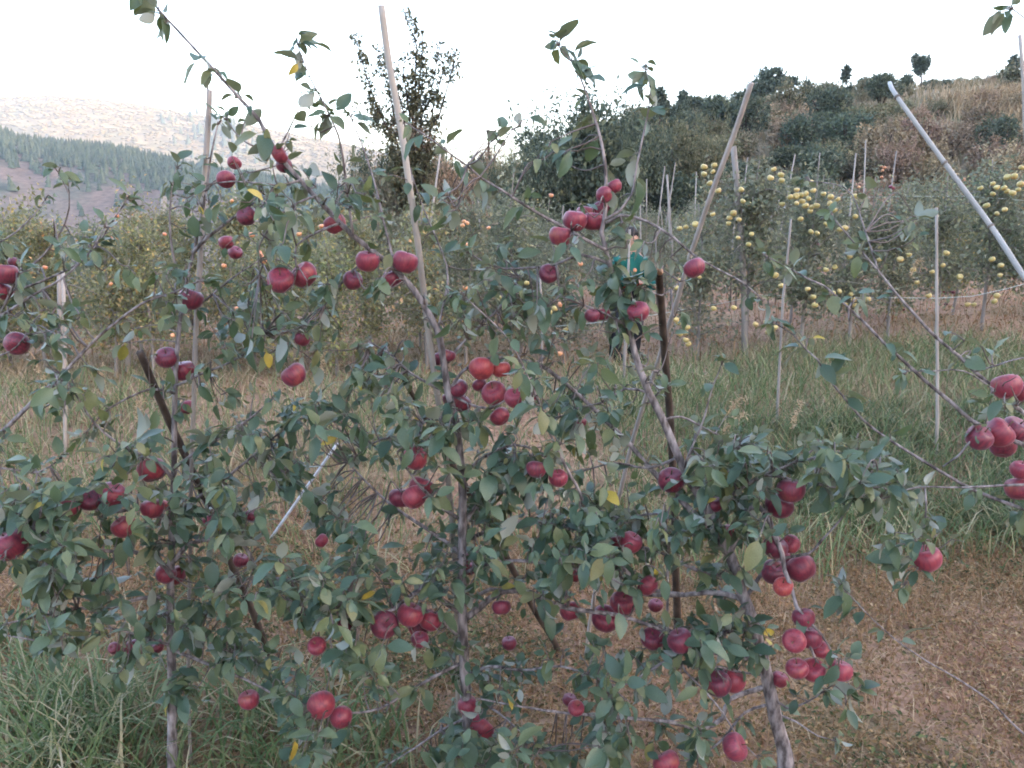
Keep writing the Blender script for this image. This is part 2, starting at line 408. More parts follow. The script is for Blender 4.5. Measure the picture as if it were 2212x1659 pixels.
def shrub_variant(k, mat, n=1900, tall=1., size=.105, shoots=24):
    acc = Acc(); g = np.random.default_rng(300 + k); bl = []
    for q in range(7):
        a, rr_ = g.uniform(0, 6.28), g.uniform(.1, .62)
        bl.append((rr_ * math.cos(a), rr_ * math.sin(a), g.uniform(.28, .8) * tall, g.uniform(.28, .5), g.uniform(.28, .5), g.uniform(.25, .45) * tall))
    blob_crown(acc, bl, n, size, .42 if n < 12000 else .25, .5, seed=k, shell=.6 if n < 12000 else .25)
    for q in range(shoots):                                               # upright shoots break the outline
        a, rr_ = g.uniform(0, 6.28), g.uniform(0, .75); z0 = .6 * tall; h = g.uniform(.35, .62) * tall
        twig_crown(acc, [[(rr_ * math.cos(a), rr_ * math.sin(a), z0), (1.1 * rr_ * math.cos(a), 1.1 * rr_ * math.sin(a), z0 + h)]], 40 * (.105 / size) ** 1.5, size * .8, .03, .6)
    crown = acc.mesh('crown', mat)
    st = Acc()
    for q in range(6):
        a = g.uniform(0, 6.28); e = np.array([.5 * math.cos(a), .5 * math.sin(a), .75 * tall])
        st.tube(smooth_path([(0, 0, -.12), e * [.3, .3, .4], e], .2), np.linspace(.035, .01, len(smooth_path([(0, 0, -.12), e * [.3, .3, .4], e], .2))), 5)
    return crown, st.mesh('trunk', M_dark_bark)

SV = [shrub_variant(0, M_shrub), shrub_variant(1, M_shrub), shrub_variant(2, M_shrub_dark), shrub_variant(3, M_shrub_dark, tall=1.3), shrub_variant(4, M_shrub_brown), shrub_variant(5, M_shrub_brown, tall=1.2),
      shrub_variant(6, M_shrub_dark, 17000, 1.15, .056, 70), shrub_variant(7, M_shrub_dark, 15000, 1., .056, 70), shrub_variant(8, M_shrub, 8000, 1., .05, 50), shrub_variant(9, M_shrub_brown, 6500, 1., .05, 40)]

def shrub(p, s, k, label, group=None, hz=1., name='shrub'):
    e = empty(name, p); e.scale = (s, s, s * hz); e.rotation_euler = (0, 0, rng.uniform(0, 6.28))
    obj('crown', SV[k][0], e); obj('trunk', SV[k][1], e)
    return tag(e, label, 'shrub', group)

HILL_MARKS = [(1000, 'by the tall sparse tree'), (1150, 'by the skyline gap'), (1300, 'behind the large rounded bush'), (1450, 'behind the twin leafy shoots'), (1560, 'below the rounded skyline bush'), (1690, 'below the wide layered pine'), (1790, 'below the dense conical conifer'), (1900, 'below the lollipop-tufted tree'), (2040, 'below the round-headed pine'), (2130, 'just past the bamboo pole tip'), (9999, 'towards the picture edge')]
# scrub over the hillside: each bush its own thing
cnt = 0; placed = []
for tries in range(6000):
    if cnt >= 250: break
    Y = 25.5 + 36 * rng.random() ** .85; u_ = rng.uniform(-.16, .70); x = u_ * Y
    if u_ < .02 and Y > 40: continue
    s = rng.uniform(.8, 1.7) * (1 if Y < 48 else .62)
    if any((x - a) ** 2 + (Y - b) ** 2 < (.47 * (s + c)) ** 2 for a, b, c in placed): continue
    pxy = proj(on_ground(x, Y))[0]
    dry = waves(x, Y, .16, 33)
    if dry > .12 and rng.random() < .55: continue
    placed.append((x, Y, s)); cnt += 1
    brown = float(waves(x, Y, .12, 35)) + rng.normal(0, .3)
    kk = rng.choice([4, 5]) if brown > .32 else rng.choice([0, 1]) if brown > -.1 else rng.choice([2, 3, 0])
    lb, gp = [('olive green bush in the scrub covering the hillside', 'olive scrub bushes on the hillside'), ('dark green bush in the scrub covering the hillside', 'dark scrub bushes on the hillside'),
              ('brown autumn bush in the scrub covering the hillside', 'brown scrub bushes on the hillside')][{0: 0, 1: 0, 2: 1, 3: 1, 4: 2, 5: 2}[int(kk)]]
    lb = lb.split(' in the scrub')[0] + (', at the foot of' if Y < 31 else ', low on' if Y < 38 else ', halfway up' if Y < 46 else ', high on' if Y < 54 else ', near the crest of') + ' the hillside ' + landmark(on_ground(x, Y), HILL_MARKS)
    if s > 1.3: lb = 'broad ' + lb
    shrub(on_ground(x, Y, -.05), s, int(kk), lb, gp, rng.uniform(.75, 1.15))

def shrub_at(px, py_top, py_base, Y, k, label, wide=None, name='shrub'):
    b = at(px, py_base, Y); t = at(px, py_top, Y); h = (t[2] - b[2]) / 1.25
    s = wide * Y / FD / 1.6 if wide else h
    g_ = on_ground(b[0], Y, -.05); hh = (t[2] - g_[2]) / 1.25
    return shrub(g_, s, k, label, None, hh / s, name)
shrub_at(1250, 232, 420, 27, 6, 'large dark rounded bush with upright shoots at centre of the skyline', 300, 'large_bush')
shrub_at(1320, 262, 430, 26, 7, 'dark bush filling the gap between the two big skyline bushes', 200, 'large_bush')
shrub_at(1365, 245, 420, 28, 7, 'dark bush behind the twin leafy shoots of the apple tree', 190, 'large_bush')
shrub_at(1165, 300, 430, 25.5, 7, 'low dark bush against the big rounded bush, sky beside it', 170, 'large_bush')
shrub_at(1470, 232, 420, 30, 8, 'olive bush beside the large dark bushes, below a skyline tree', 190, 'large_bush')
shrub_at(1055, 305, 400, 34, 9, 'small brown bush in the skyline gap, dead stick above it', 110, 'large_bush')
shrub_at(1018, 322, 430, 27, 7, 'low dark bush in the skyline gap beside the rust brown one', 110, 'large_bush')
shrub_at(1100, 300, 430, 28, 8, 'olive bush closing the skyline gap beside the large dark ones', 120, 'large_bush')
shrub_at(975, 325, 430, 25, 9, 'rust brown bush just uphill of the tall sparse tree', 170, 'large_bush')
shrub_at(870, 300, 440, 23.5, 8, 'olive bush around the foot of the tall sparse tree', 230, 'large_bush')
shrub_at(935, 300, 420, 27, 7, 'dark bush close behind the tall sparse tree', 120, 'large_bush')
shrub_at(790, 335, 450, 24, 6, 'dark bush at the valley edge beside the bamboo stake', 150, 'large_bush')

# a dead stick standing in the skyline gap
def stick(name, pts, rad, mat, label, cat, group=None, k=7, base=None):
    base = np.asarray(pts[0], float) if base is None else np.asarray(base, float)
    acc = Acc(); acc.tube(np.asarray(pts) - base, rad, k)
    return tag(obj(name, acc.mesh(name, mat, True), None, base), label, cat, group)
b_ = at(1057, 330, 34); t_ = at(1054, 281, 34)
stick('dead_stem', [on_ground(b_[0], 34, -.1), (b_ + t_) / 2, t_ + [0, 0, -.15], t_], [.06, .05, .05, .10], M_dark_bark, 'dead brown stem with blunt top in the skyline gap', 'stem')

# ------------------------------------------------------------------ skyline trees
def sky_tree(px, top, base, Y, blobs, n, size, label, name, trunk_r=.07, mat=None, cat='tree', gap=.42, lean=0):
    """blobs in sheet pixels: (dx, y, rx, ry)"""
    b = at(px, base, Y); g_ = on_ground(b[0], Y, -.1); e = empty(name, g_); s = Y / FD
    acc = Acc(); B = []
    for dx, y_, rx, ry in blobs:
        c = at(px + dx, y_, Y) - g_; B.append((c[0], rng.normal(0, .15 * rx * s), c[2], rx * s, rx * s, ry * s))
    blob_crown(acc, B, n, size, gap, .3, seed=int(px), shell=.35)
    for bb in B:                                                      # ragged sprays beyond the outline
        for q in range(12):
            v = norm(rng.normal(size=3) + [0, 0, .35]) * np.array(bb[3:6]); c0 = np.array(bb[:3]); twig_crown(acc, [[c0 + v * .75, c0 + v * rng.uniform(1.05, 1.4)]], 1.1 / size * 9, size * .75, size * .35, .2, .4)
    top_p = at(px + lean, top + 6, Y) - g_
    tr = Acc(); Pp = smooth_path([(0, 0, 0), top_p * .5 + [.04, .03, 0], top_p], .3); tr.tube(Pp, np.linspace(trunk_r, .015, len(Pp)), 6)
    for bb in B:
        c = np.array(bb[:3]); z0 = max(.1, c[2] - bb[5] * .9) ; t = np.clip(z0 / max(top_p[2], .1), 0, .95); st_ = top_p * t
        tr.tube(smooth_path([st_, (st_ + c) / 2 + [0, 0, -.05], c], .3), .018, 4)
        for q in range(4):
            v = norm(rng.normal(size=3)) * np.array(bb[3:6]) * .8
            tr.tube([c, c + v], [.012, .005], 3)
    obj('trunk', tr.mesh('trunk', M_dark_bark), e); obj('crown', acc.mesh('crown', mat or M_pine), e)
    return tag(e, label, cat)
sky_tree(1668, 150, 262, 52, [(0, 165, 30, 16), (-12, 190, 32, 16), (25, 183, 28, 12), (-38, 198, 22, 20), (-50, 225, 22, 22), (38, 178, 18, 8), (5, 225, 20, 15)], 2600, .26, 'wide layered pine on the skyline above the grey pole tip', 'pine_tree', .12)
sky_tree(1743, 172, 268, 50, [(0, 200, 14, 24), (-14, 225, 18, 22), (14, 222, 18, 24), (0, 240, 26, 16)], 2000, .24, 'dense conical conifer beside the wide layered pine', 'conifer', .1)
sky_tree(1828, 143, 240, 54, [(0, 160, 8, 17)], 420, .22, 'thin tree with one lollipop tuft on the skyline', 'skyline_tree', .05)
sky_tree(1834, 183, 236, 52, [(0, 198, 10, 14), (-12, 214, 10, 8), (8, 210, 12, 10)], 700, .22, 'low ragged bush under the lollipop-tufted tree', 'skyline_bush', .06, cat='bush')
sky_tree(1988, 114, 226, 56, [(0, 142, 17, 16), (-8, 128, 9, 9), (9, 136, 12, 14), (2, 154, 11, 9)], 1300, .2, 'round-headed pine with bare trunk near the bamboo pole tip', 'pine_tree', .07)
sky_tree(1960, 158, 226, 55, [(0, 174, 9, 14), (0, 188, 11, 10)], 700, .2, 'small dense tree beside the round-headed pine', 'skyline_tree', .06)
sky_tree(2025, 170, 222, 55, [(-14, 190, 16, 14), (16, 188, 14, 14), (0, 196, 24, 10)], 1100, .22, 'low twin-headed bush just past the round-headed pine', 'skyline_bush', .06, cat='bush')
sky_tree(2192, 120, 215, 57, [(0, 132, 10, 12), (-6, 146, 10, 8), (6, 138, 10, 10)], 700, .2, 'small pine tuft on the skyline at the picture edge', 'pine_tree', .06)
sky_tree(2205, 160, 218, 55, [(0, 178, 16, 12), (-25, 184, 14, 8)], 700, .22, 'low dark bush under the pine tuft at the picture edge', 'skyline_bush', .05, cat='bush')
sky_tree(1500, 210, 275, 48, [(0, 226, 24, 14), (18, 232, 18, 12), (-14, 234, 14, 12)], 1400, .24, 'rounded bush on the skyline short of the grey pole', 'skyline_bush', .08, M_shrub_dark, 'bush')
sky_tree(1476, 196, 270, 47, [(0, 210, 9, 12), (0, 226, 12, 12)], 600, .22, 'narrow tree rising behind the rounded skyline bush', 'skyline_tree', .06)
sky_tree(1425, 190, 262, 44, [(0, 212, 14, 20), (6, 235, 16, 18)], 1000, .22, 'slim dark tree behind the tip of the twin leafy shoot', 'skyline_tree', .07)
sky_tree(1588, 225, 280, 45, [(0, 240, 26, 12), (-22, 248, 18, 10)], 800, .24, 'low dark bush at the foot of the wide layered pine', 'skyline_bush', .06, M_shrub_dark, 'bush')

# the tall sparse tree with a dry tangle in its fork
Yt = 22.; tb = on_ground(at(885, 430, Yt)[0], Yt, -.1); tree = empty('tall_tree', tb)
stems = [[(885, 420), (862, 330), (838, 280), (812, 220), (790, 150), (772, 90)], [(885, 420), (870, 330), (850, 250), (838, 190), (820, 140), (816, 105)], [(885, 400), (888, 300), (880, 220), (872, 150), (868, 120)],
         [(886, 400), (890, 300), (896, 220), (898, 150), (900, 100), (885, 60), (877, 34)], [(887, 400), (896, 300), (905, 200), (912, 120), (914, 68)], [(888, 400), (905, 290), (925, 210), (935, 150), (945, 90)],
         [(890, 400), (925, 310), (950, 250), (968, 190), (982, 140), (985, 118)], [(890, 380), (930, 270), (945, 200), (960, 130)], [(880, 400), (845, 310), (812, 270), (795, 240)], [(885, 380), (876, 280), (856, 190), (850, 160)]]
tr, cr, dead = Acc(), Acc(), Acc()
for i_, st in enumerate(stems):
    off = rng.normal(0, .5); P3 = np.array([at(x, y, Yt) for x, y in st]) - tb; P3[:, 1] += off * np.linspace(0, 1, len(P3)) ** 1.2; P3[0] = (0, 0, -.05)
    Pp = smooth_path(P3, .15); tr.tube(Pp, np.linspace(.06, .012, len(Pp)), 5)
    n = len(Pp); lines = []
    for q in range(int(n * .34), n):
        if rng.random() < (.85 if q < n * .9 else .9) and waves(Pp[q, 0] * 1.6 + i_, Pp[q, 2] * 1.6, 1.1, 44) > -.42:
            v = norm(rng.normal(size=3) * [1, 1, .5] + [0, 0, .55]) * rng.uniform(.2, .5) * (1 - .5 * q / n)
            lines.append([Pp[q], Pp[q] + v * .5 + [0, 0, -.02], Pp[q] + v]); tr.tube(lines[-1], [.012, .009, .005], 3)
    twig_crown(cr, lines, 120, .135, .075, .1, .55)
M_tall = leaf_mat('tall_tree_leaf', [(0, (.07, .075, .045)), (.5, (.11, .11, .06)), (1, (.17, .14, .08))], trans=.25, rough=.6, spec=.2)
twig_crown(cr, [[at(x0, y0, Yt + e_) - tb, at(x1, y1, Yt + e_) - tb] for x0, y0, x1, y1, e_ in [(800, 250, 840, 300, .2), (820, 270, 860, 330, -.2), (780, 235, 815, 262, 0), (900, 330, 960, 280, .1), (845, 330, 905, 340, -.3)]], 130, .12, .22, .1, .55)
obj('trunk', tr.mesh('trunk', M_dark_bark), tree); obj('crown', cr.mesh('crown', M_tall), tree)
c_ = at(872, 270, Yt) - tb; c2 = at(905, 300, Yt) - tb
blob_crown(dead, [(c_[0], c_[1], c_[2], .42, .35, .3), (c2[0], c2[1], c2[2], .6, .5, .38)], 900, .11, .3, .1, width=.25)
tag(obj('dry_tangle', dead.mesh('dry_tangle', M_shrub_brown), tree), 'brown dry tangle caught in the fork')
tag(tree, 'tall sparse many-stemmed tree with a dry tangle in its fork', 'tree')
# ------------------------------------------------------------------ young orchard trees on the terraces behind
M_leaf_yel = leaf_mat('orchard_leaf_autumn', [(0, (.10, .12, .05)), (.45, (.17, .18, .07)), (.8, (.25, .22, .085)), (.95, (.36, .26, .10)), (1, (.42, .29, .12))], under=(.25, .25, .16), trans=.25, rough=.6, per_tree=.2, spec=.25)
M_leaf_mid = leaf_mat('orchard_leaf_green', [(0, (.095, .115, .07)), (.45, (.14, .155, .092)), (.8, (.195, .195, .11)), (1, (.29, .25, .135))], under=(.20, .21, .155), trans=.25, rough=.6, per_tree=.15, spec=.25)

def young_tree(k, h, nb, per, low=.42):
    g = np.random.default_rng(500 + k); tr, cr = Acc(), Acc()
    lead = smooth_path([(0, 0, -.08), (g.normal(0, .03), g.normal(0, .03), h * .35), (g.normal(0, .06), g.normal(0, .06), h * .7), (g.normal(0, .1), g.normal(0, .1), h)], .1)
    n = len(lead); tr.tube(lead, np.linspace(.028, .006, n), 6); lines = [lead[int(n * .45):]]
    for q in range(nb):
        t = g.uniform(low / h, .93); p = lead[int(t * (n - 1))]; a = q * 2.4 + g.normal(0, .3); L_ = g.uniform(.35, .8) * (1.15 - .65 * t)
        e = np.array([math.cos(a) * L_, math.sin(a) * L_, g.uniform(.05, .45) * L_ + (.3 if g.random() < .25 else 0)])
        P = smooth_path([p, p + e * .5 + [0, 0, .04], p + e + [0, 0, g.uniform(-.1, .05)]], .1); tr.tube(P, np.linspace(.011, .004, len(P)), 4); lines.append(P)
    twig_crown(cr, lines, per, .066, .12, .05, .58)
    return tr, cr
YT = []
for k in range(7):
    tr, cr = young_tree(k, [2.2, 1.9, 2.4, 2.05, 2.3, 2.5, 1.8][k], 18, [270, 240, 290, 220, 255, 275, 260][k])
    if k == 6: pass
    YT.append((tr.mesh('trunk', M_bark_bg), cr.mesh('crown', M_leaf_yel), cr.mesh('crown', M_leaf_mid)))

for k, h_ in ((20, 2.3), (21, 2.5), (22, 2.4)):                       # fuller fruiting trees
    tr, cr = young_tree(k, h_, 22, 250, .7); YT.append((tr.mesh('trunk', M_bark_bg), cr.mesh('crown', M_leaf_mid), cr.mesh('crown', M_leaf_mid)))

def orchard_tree(p, k, warm, s, label, group):
    e = empty('young_apple_tree', p); e.scale = (s, s, s); e.rotation_euler = (0, 0, rng.uniform(0, 6.28))
    obj('trunk', YT[k][0], e); obj('crown', YT[k][1 if warm else 2], e)
    return tag(e, label, 'apple tree', group)

YROW = [(1507, 780, 'young apple tree with slim grey trunk just past the person in teal'), (1608, 772, 'yellow-apple tree with paired trunks beside the grey leaning pole'),
        (1730, 762, 'yellow-apple tree under the dense heap of yellow fruit'), (1916, 748, 'yellow-apple tree with dark crooked trunk above the grass bank'), (2120, 715, 'yellow-apple tree by the bamboo pole, red fruit behind it'),
        (1835, 752, 'yellow-apple tree with low fruit strung along its lowest branch'), (2020, 735, 'yellow-apple tree directly behind the thin upright stake in the bank'), (2235, 720, 'yellow-apple tree with fruit crowded at the picture edge')]
for i_, (px, py, lb) in enumerate(YROW):
    orchard_tree(ground_hit(px, py), [0, 7, 8, 9, 7, 8, 9, 8][i_], False, [.76, .9, .86, .74, .86, .74, .78, .9][i_], lb, 'yellow-apple trees above the grass bank')
FIRST = ['spindly first-row tree half outside the frame, beyond the edge apples', 'spindly first-row tree beyond the three apples crowded at the picture edge', 'spindly first-row tree straight behind the pale thin stake', 'spindly first-row tree above the tip of the dark prop',
         'spindly first-row tree just before the slender staked trunk', 'spindly first-row tree just past the slender staked trunk', 'spindly first-row tree seen under the two large side-by-side apples', 'spindly first-row tree seen above the bright-rimmed lone apple',
         'yellowing first-row tree in the gap under the narrow dark apple', 'first-row tree under the thick bent leader, short of the bamboo stake', 'first-row tree just past the bamboo stake, above the central cluster', 'first-row tree above the central cluster, orange fruit around it',
         'first-row tree behind the lone dark apple on the arching branch', 'first-row tree short of the person, yellow fruit at its foot', '', '']
for i_, px in enumerate(range(-60, 1440, 98)):
    if 1270 < px < 1440: continue
    p = ground_hit(px + rng.normal(0, 18), 812 + rng.normal(0, 12) - (20 if px > 900 else 0))
    orchard_tree(p, i_ % 7, px < 1000, rng.uniform(.64, .76) if px < 900 else rng.uniform(.75, .9), FIRST[i_], 'first row of young trees behind')
ROW_MARKS = [(110, 'towards the long dark bough'), (260, 'beyond the pale thin stake'), (440, 'beyond the slender staked trunk'), (600, 'beyond the small touching apples'), (760, 'beyond the bent leader'), (920, 'under the bamboo stake'), (1080, 'just past the bamboo stake'), (1230, 'below the large rounded bush'), (1390, 'around the person in teal'), (1520, 'beyond the broken post'), (1660, 'beyond the grey leaning pole'), (1820, 'beyond the heap of yellow fruit'), (1960, 'beyond the dark crooked trunk'), (2100, 'beyond the upright stake in the bank'), (9999, 'beyond the bamboo pole')]
tops = []
for row, Y in enumerate([9.0, 10.8, 12.9, 15.4, 18.2, 20.8, 23.4]):
    x = -.72 * Y + rng.uniform(0, 1)
    while x < .70 * Y:
        yy = Y + rng.normal(0, .25)
        if not (x < -.2 * Y and Y > 19) and not (Y < 10 and x > .3):
            warm = rng.random() < (.9 if x < -1 else .25)
            far_ = Y > 14.5
            orchard_tree(on_ground(x, yy, -.03), int(rng.integers(0, 7)), warm, rng.uniform(.66, .82) if x < 0 else rng.uniform(.62, .84),
                         ('yellowing' if warm else 'green') + ' young apple tree in the ' + ['second', 'third', 'fourth', 'fifth', 'sixth', 'seventh', 'last'][row] + ' row, ' + landmark(on_ground(x, yy), ROW_MARKS), ('yellowing' if warm else 'green') + (' back row trees' if far_ else ' middle row trees'))
            tops.append((x, yy))
        x += rng.uniform(.85, 1.2) if x < 0 and Y < 14 else rng.uniform(1.0, 1.5)

# ------------------------------------------------------------------ stakes behind
def stake_px(pts, Y0, Y1, r, label, group=None, mat=None, foot=None, name='wooden_stake'):
    Ys = np.linspace(Y0, Y1, len(pts)); P = [at(x, y, Y) for (x, y), Y in zip(pts, Ys)]
    if foot is not None: P.append(foot)
    P = smooth_path(np.array(P)[::-1], .25); rad = np.linspace(r * 1.1, r * .85, len(P)) * (1 + .06 * rng.normal(size=len(P)))
    acc = Acc(); acc.tube(P - P[0], rad, 7, bump=.05)
    return tag(obj(name, acc.mesh(name, mat or M_wood, True), None, P[0]), label, 'stake', group)
f_ = ground_hit(2025, 1000); stake_px([(2023, 448), (2024, 700), (2025, 900)], f_[1], f_[1], .011, 'thin upright stake standing in the green grass bank', None, None, f_ - [0, 0, .15])
f_ = ground_hit(1678, 930); stake_px([(1709, 473), (1702, 547), (1692, 643), (1687, 735)], f_[1] - .05, f_[1], .011, 'slightly leaning thin stake between the yellow-apple trees and the bank', None, None, f_ - [0, 0, .15])
f_ = ground_hit(138, 985); stake_px([(136, 585), (140, 700), (140, 860)], f_[1], f_[1], .013, 'pale thin stake rising from dry grass behind the long dark bough', None, None, f_ - [0, 0, .15])
f_ = ground_hit(1347, 838); stake_px([(1360, 495), (1357, 603), (1351, 740)], f_[1], f_[1], .013, 'pale stake standing just in front of the person in teal', None, None, f_ - [0, 0, .15])
f_ = ground_hit(1612, 775); stake_px([(1584, 316), (1592, 400), (1600, 500), (1607, 640)], f_[1], f_[1] + .02, .034, 'thick pale stake holding up the paired-trunk yellow-apple tree', None, None, f_ - [0, 0, .15])
f_ = ground_hit(1170, 815); stake_px([(1166, 590), (1171, 700)], f_[1], f_[1], .012, 'thin grey stake below a hanging dark apple', None, None, f_ - [0, 0, .15])
f_ = ground_hit(128, 850); stake_px([(127, 590), (130, 700)], f_[1], f_[1], .022, 'weathered grey stake just behind the pale thin one', None, None, f_ - [0, 0, .15])
f_ = ground_hit(275, 805); stake_px([(275, 558), (276, 650)], f_[1], f_[1], .026, 'stubby grey stake among the autumn trees behind', None, None, f_ - [0, 0, .15])
f_ = on_ground(at(352, 500, 14)[0], 14); stake_px([(354, 424), (353, 470)], 14, 14, .05, 'pointed pale post poking above the autumn trees', None, None, f_ - [0, 0, .1])
f_ = ground_hit(2240, 760); stake_px([(2203, 75), (2212, 200), (2222, 420)], f_[1], f_[1], .02, 'tall thin stake cut off by the top corner of the picture', None, None, f_ - [0, 0, .15])
# the white rod lying aslant in the grass
p0, p1 = at(729, 958, 4.6), ground_hit(575, 1178)
acc = Acc(); acc.tube(np.linspace(p1, p0, 8) - p1, .0095, 8)
M_white = noise_mat('white_plastic', (.28, .29, .31), (.38, .39, .42), 30, .5, 0)
tag(obj('white_rod', acc.mesh('white_rod', M_white, True), None, p1), 'slim white rod leaning aslant over the grass', 'rod')
for i_ in range(46):                                                     # thin stakes beside the trees of the back rows
    if i_ < 22: u_ = rng.uniform(.12, .66); Y = rng.uniform(11.5, 23)
    else: x, Y = tops[int(rng.integers(0, len(tops)))]; u_ = (x + .12) / Y
    p = on_ground(u_ * Y, Y, -.1); h = rng.uniform(1.9, 2.7); P = np.array([p, p + [rng.normal(0, .03), rng.normal(0, .03), h * .5], p + [rng.normal(0, .09), rng.normal(0, .05), h]])
    acc = Acc(); acc.tube(P - p, [.016, .014, .011], 5)
    tag(obj('wooden_stake', acc.mesh('wooden_stake', M_wood), None, p), 'thin pale stake sticking up among the back rows, ' + landmark(p, ROW_MARKS), 'stake', 'stakes in the back rows')
# trellis wires
M_wire = noise_mat('grey_green_twine', (.34, .40, .38), (.45, .5, .48), 40, .6, 0)
for pts, Y, lb in [([(1603, 475), (1660, 460), (1715, 440)], 9.4, 'pale twine slanting up to the dense heap of yellow fruit'), ([(1715, 425), (1850, 426), (2000, 424), (2090, 424), (2250, 436)], 9.2, 'pale twine running level behind the bamboo pole'),
                   ([(1480, 668), (1560, 655), (1640, 637), (1746, 641), (1935, 643), (2100, 640), (2260, 600)], 8.6, 'pale twine strung low through the yellow-apple trees'), ([(1200, 705), (1350, 690), (1480, 668)], 8.3, 'pale twine passing behind the person in teal')]:
    P = smooth_path([at(x, y, Y) for x, y in pts], .3); acc = Acc(); acc.tube(P - P[0], .0035, 4)
    tag(obj('trellis_wire', acc.mesh('trellis_wire', M_wire), None, P[0]), lb, 'wire')
# ------------------------------------------------------------------ the apple trees in front
# branch rows: points on the sheet, radius at start and end (sheet px), distance at start and end (m), leaf clusters per metre
T_A = dict(trunk=([(372, 1640), (372, 1500), (368, 1300), (372, 1150), (376, 1000), (377, 900), (380, 800), (388, 700), (400, 620), (418, 545), (434, 470), (446, 410), (455, 340), (470, 270)], 12, 1.5, 2.5, 2.62, 5), br=[
    ([(372, 1245), (342, 1210), (290, 1193), (222, 1191), (157, 1172), (90, 1150)], 6, 2.5, 2.5, 2.35, 13),
    ([(374, 1215), (410, 1174), (475, 1165), (530, 1180), (564, 1239), (642, 1256), (718, 1290), (762, 1320)], 5.5, 2, 2.5, 2.25, 13),
    ([(369, 1290), (307, 1292), (240, 1314), (167, 1316), (90, 1330), (20, 1345)], 5, 2, 2.5, 2.3, 13),
    ([(370, 1402), (420, 1423), (533, 1470), (620, 1515), (700, 1540)], 4, 1.8, 2.5, 2.35, 10),
    ([(370, 1395), (304, 1376), (240, 1360), (190, 1370)], 3.5, 1.8, 2.5, 2.4, 10),
    ([(371, 1340), (420, 1362), (480, 1400), (550, 1430)], 3.5, 1.5, 2.5, 2.6, 10),
    ([(376, 1040), (345, 1000), (308, 984), (256, 957), (208, 916), (165, 850)], 4, 1.6, 2.52, 2.4, 6),
    ([(374, 1110), (410, 1085), (461, 1053), (530, 998), (600, 940), (660, 900)], 4.5, 1.5, 2.52, 2.65, 11),
    ([(378, 850), (325, 841), (239, 882), (190, 930)], 3, 1.3, 2.54, 2.45, 5), ([(379, 835), (430, 810), (520, 770), (570, 720)], 3, 1.3, 2.54, 2.65, 9),
    ([(376, 1012), (420, 980), (470, 950), (540, 905), (590, 860)], 4, 1.5, 2.52, 2.45, 10), ([(373, 1130), (300, 1100), (230, 1105), (150, 1080), (60, 1060)], 5, 2, 2.5, 2.4, 12),
    ([(418, 545), (445, 515), (513, 461), (560, 430), (620, 400)], 4, 1.5, 2.58, 2.5, 9), ([(392, 680), (440, 650), (500, 600), (560, 560)], 3, 1.3, 2.55, 2.65, 9),
    ([(400, 620), (375, 560), (365, 480), (372, 400), (380, 365)], 3, 1.2, 2.56, 2.5, 10), ([(446, 410), (480, 380), (540, 372), (610, 355)], 2.5, 1.2, 2.6, 2.5, 9)])
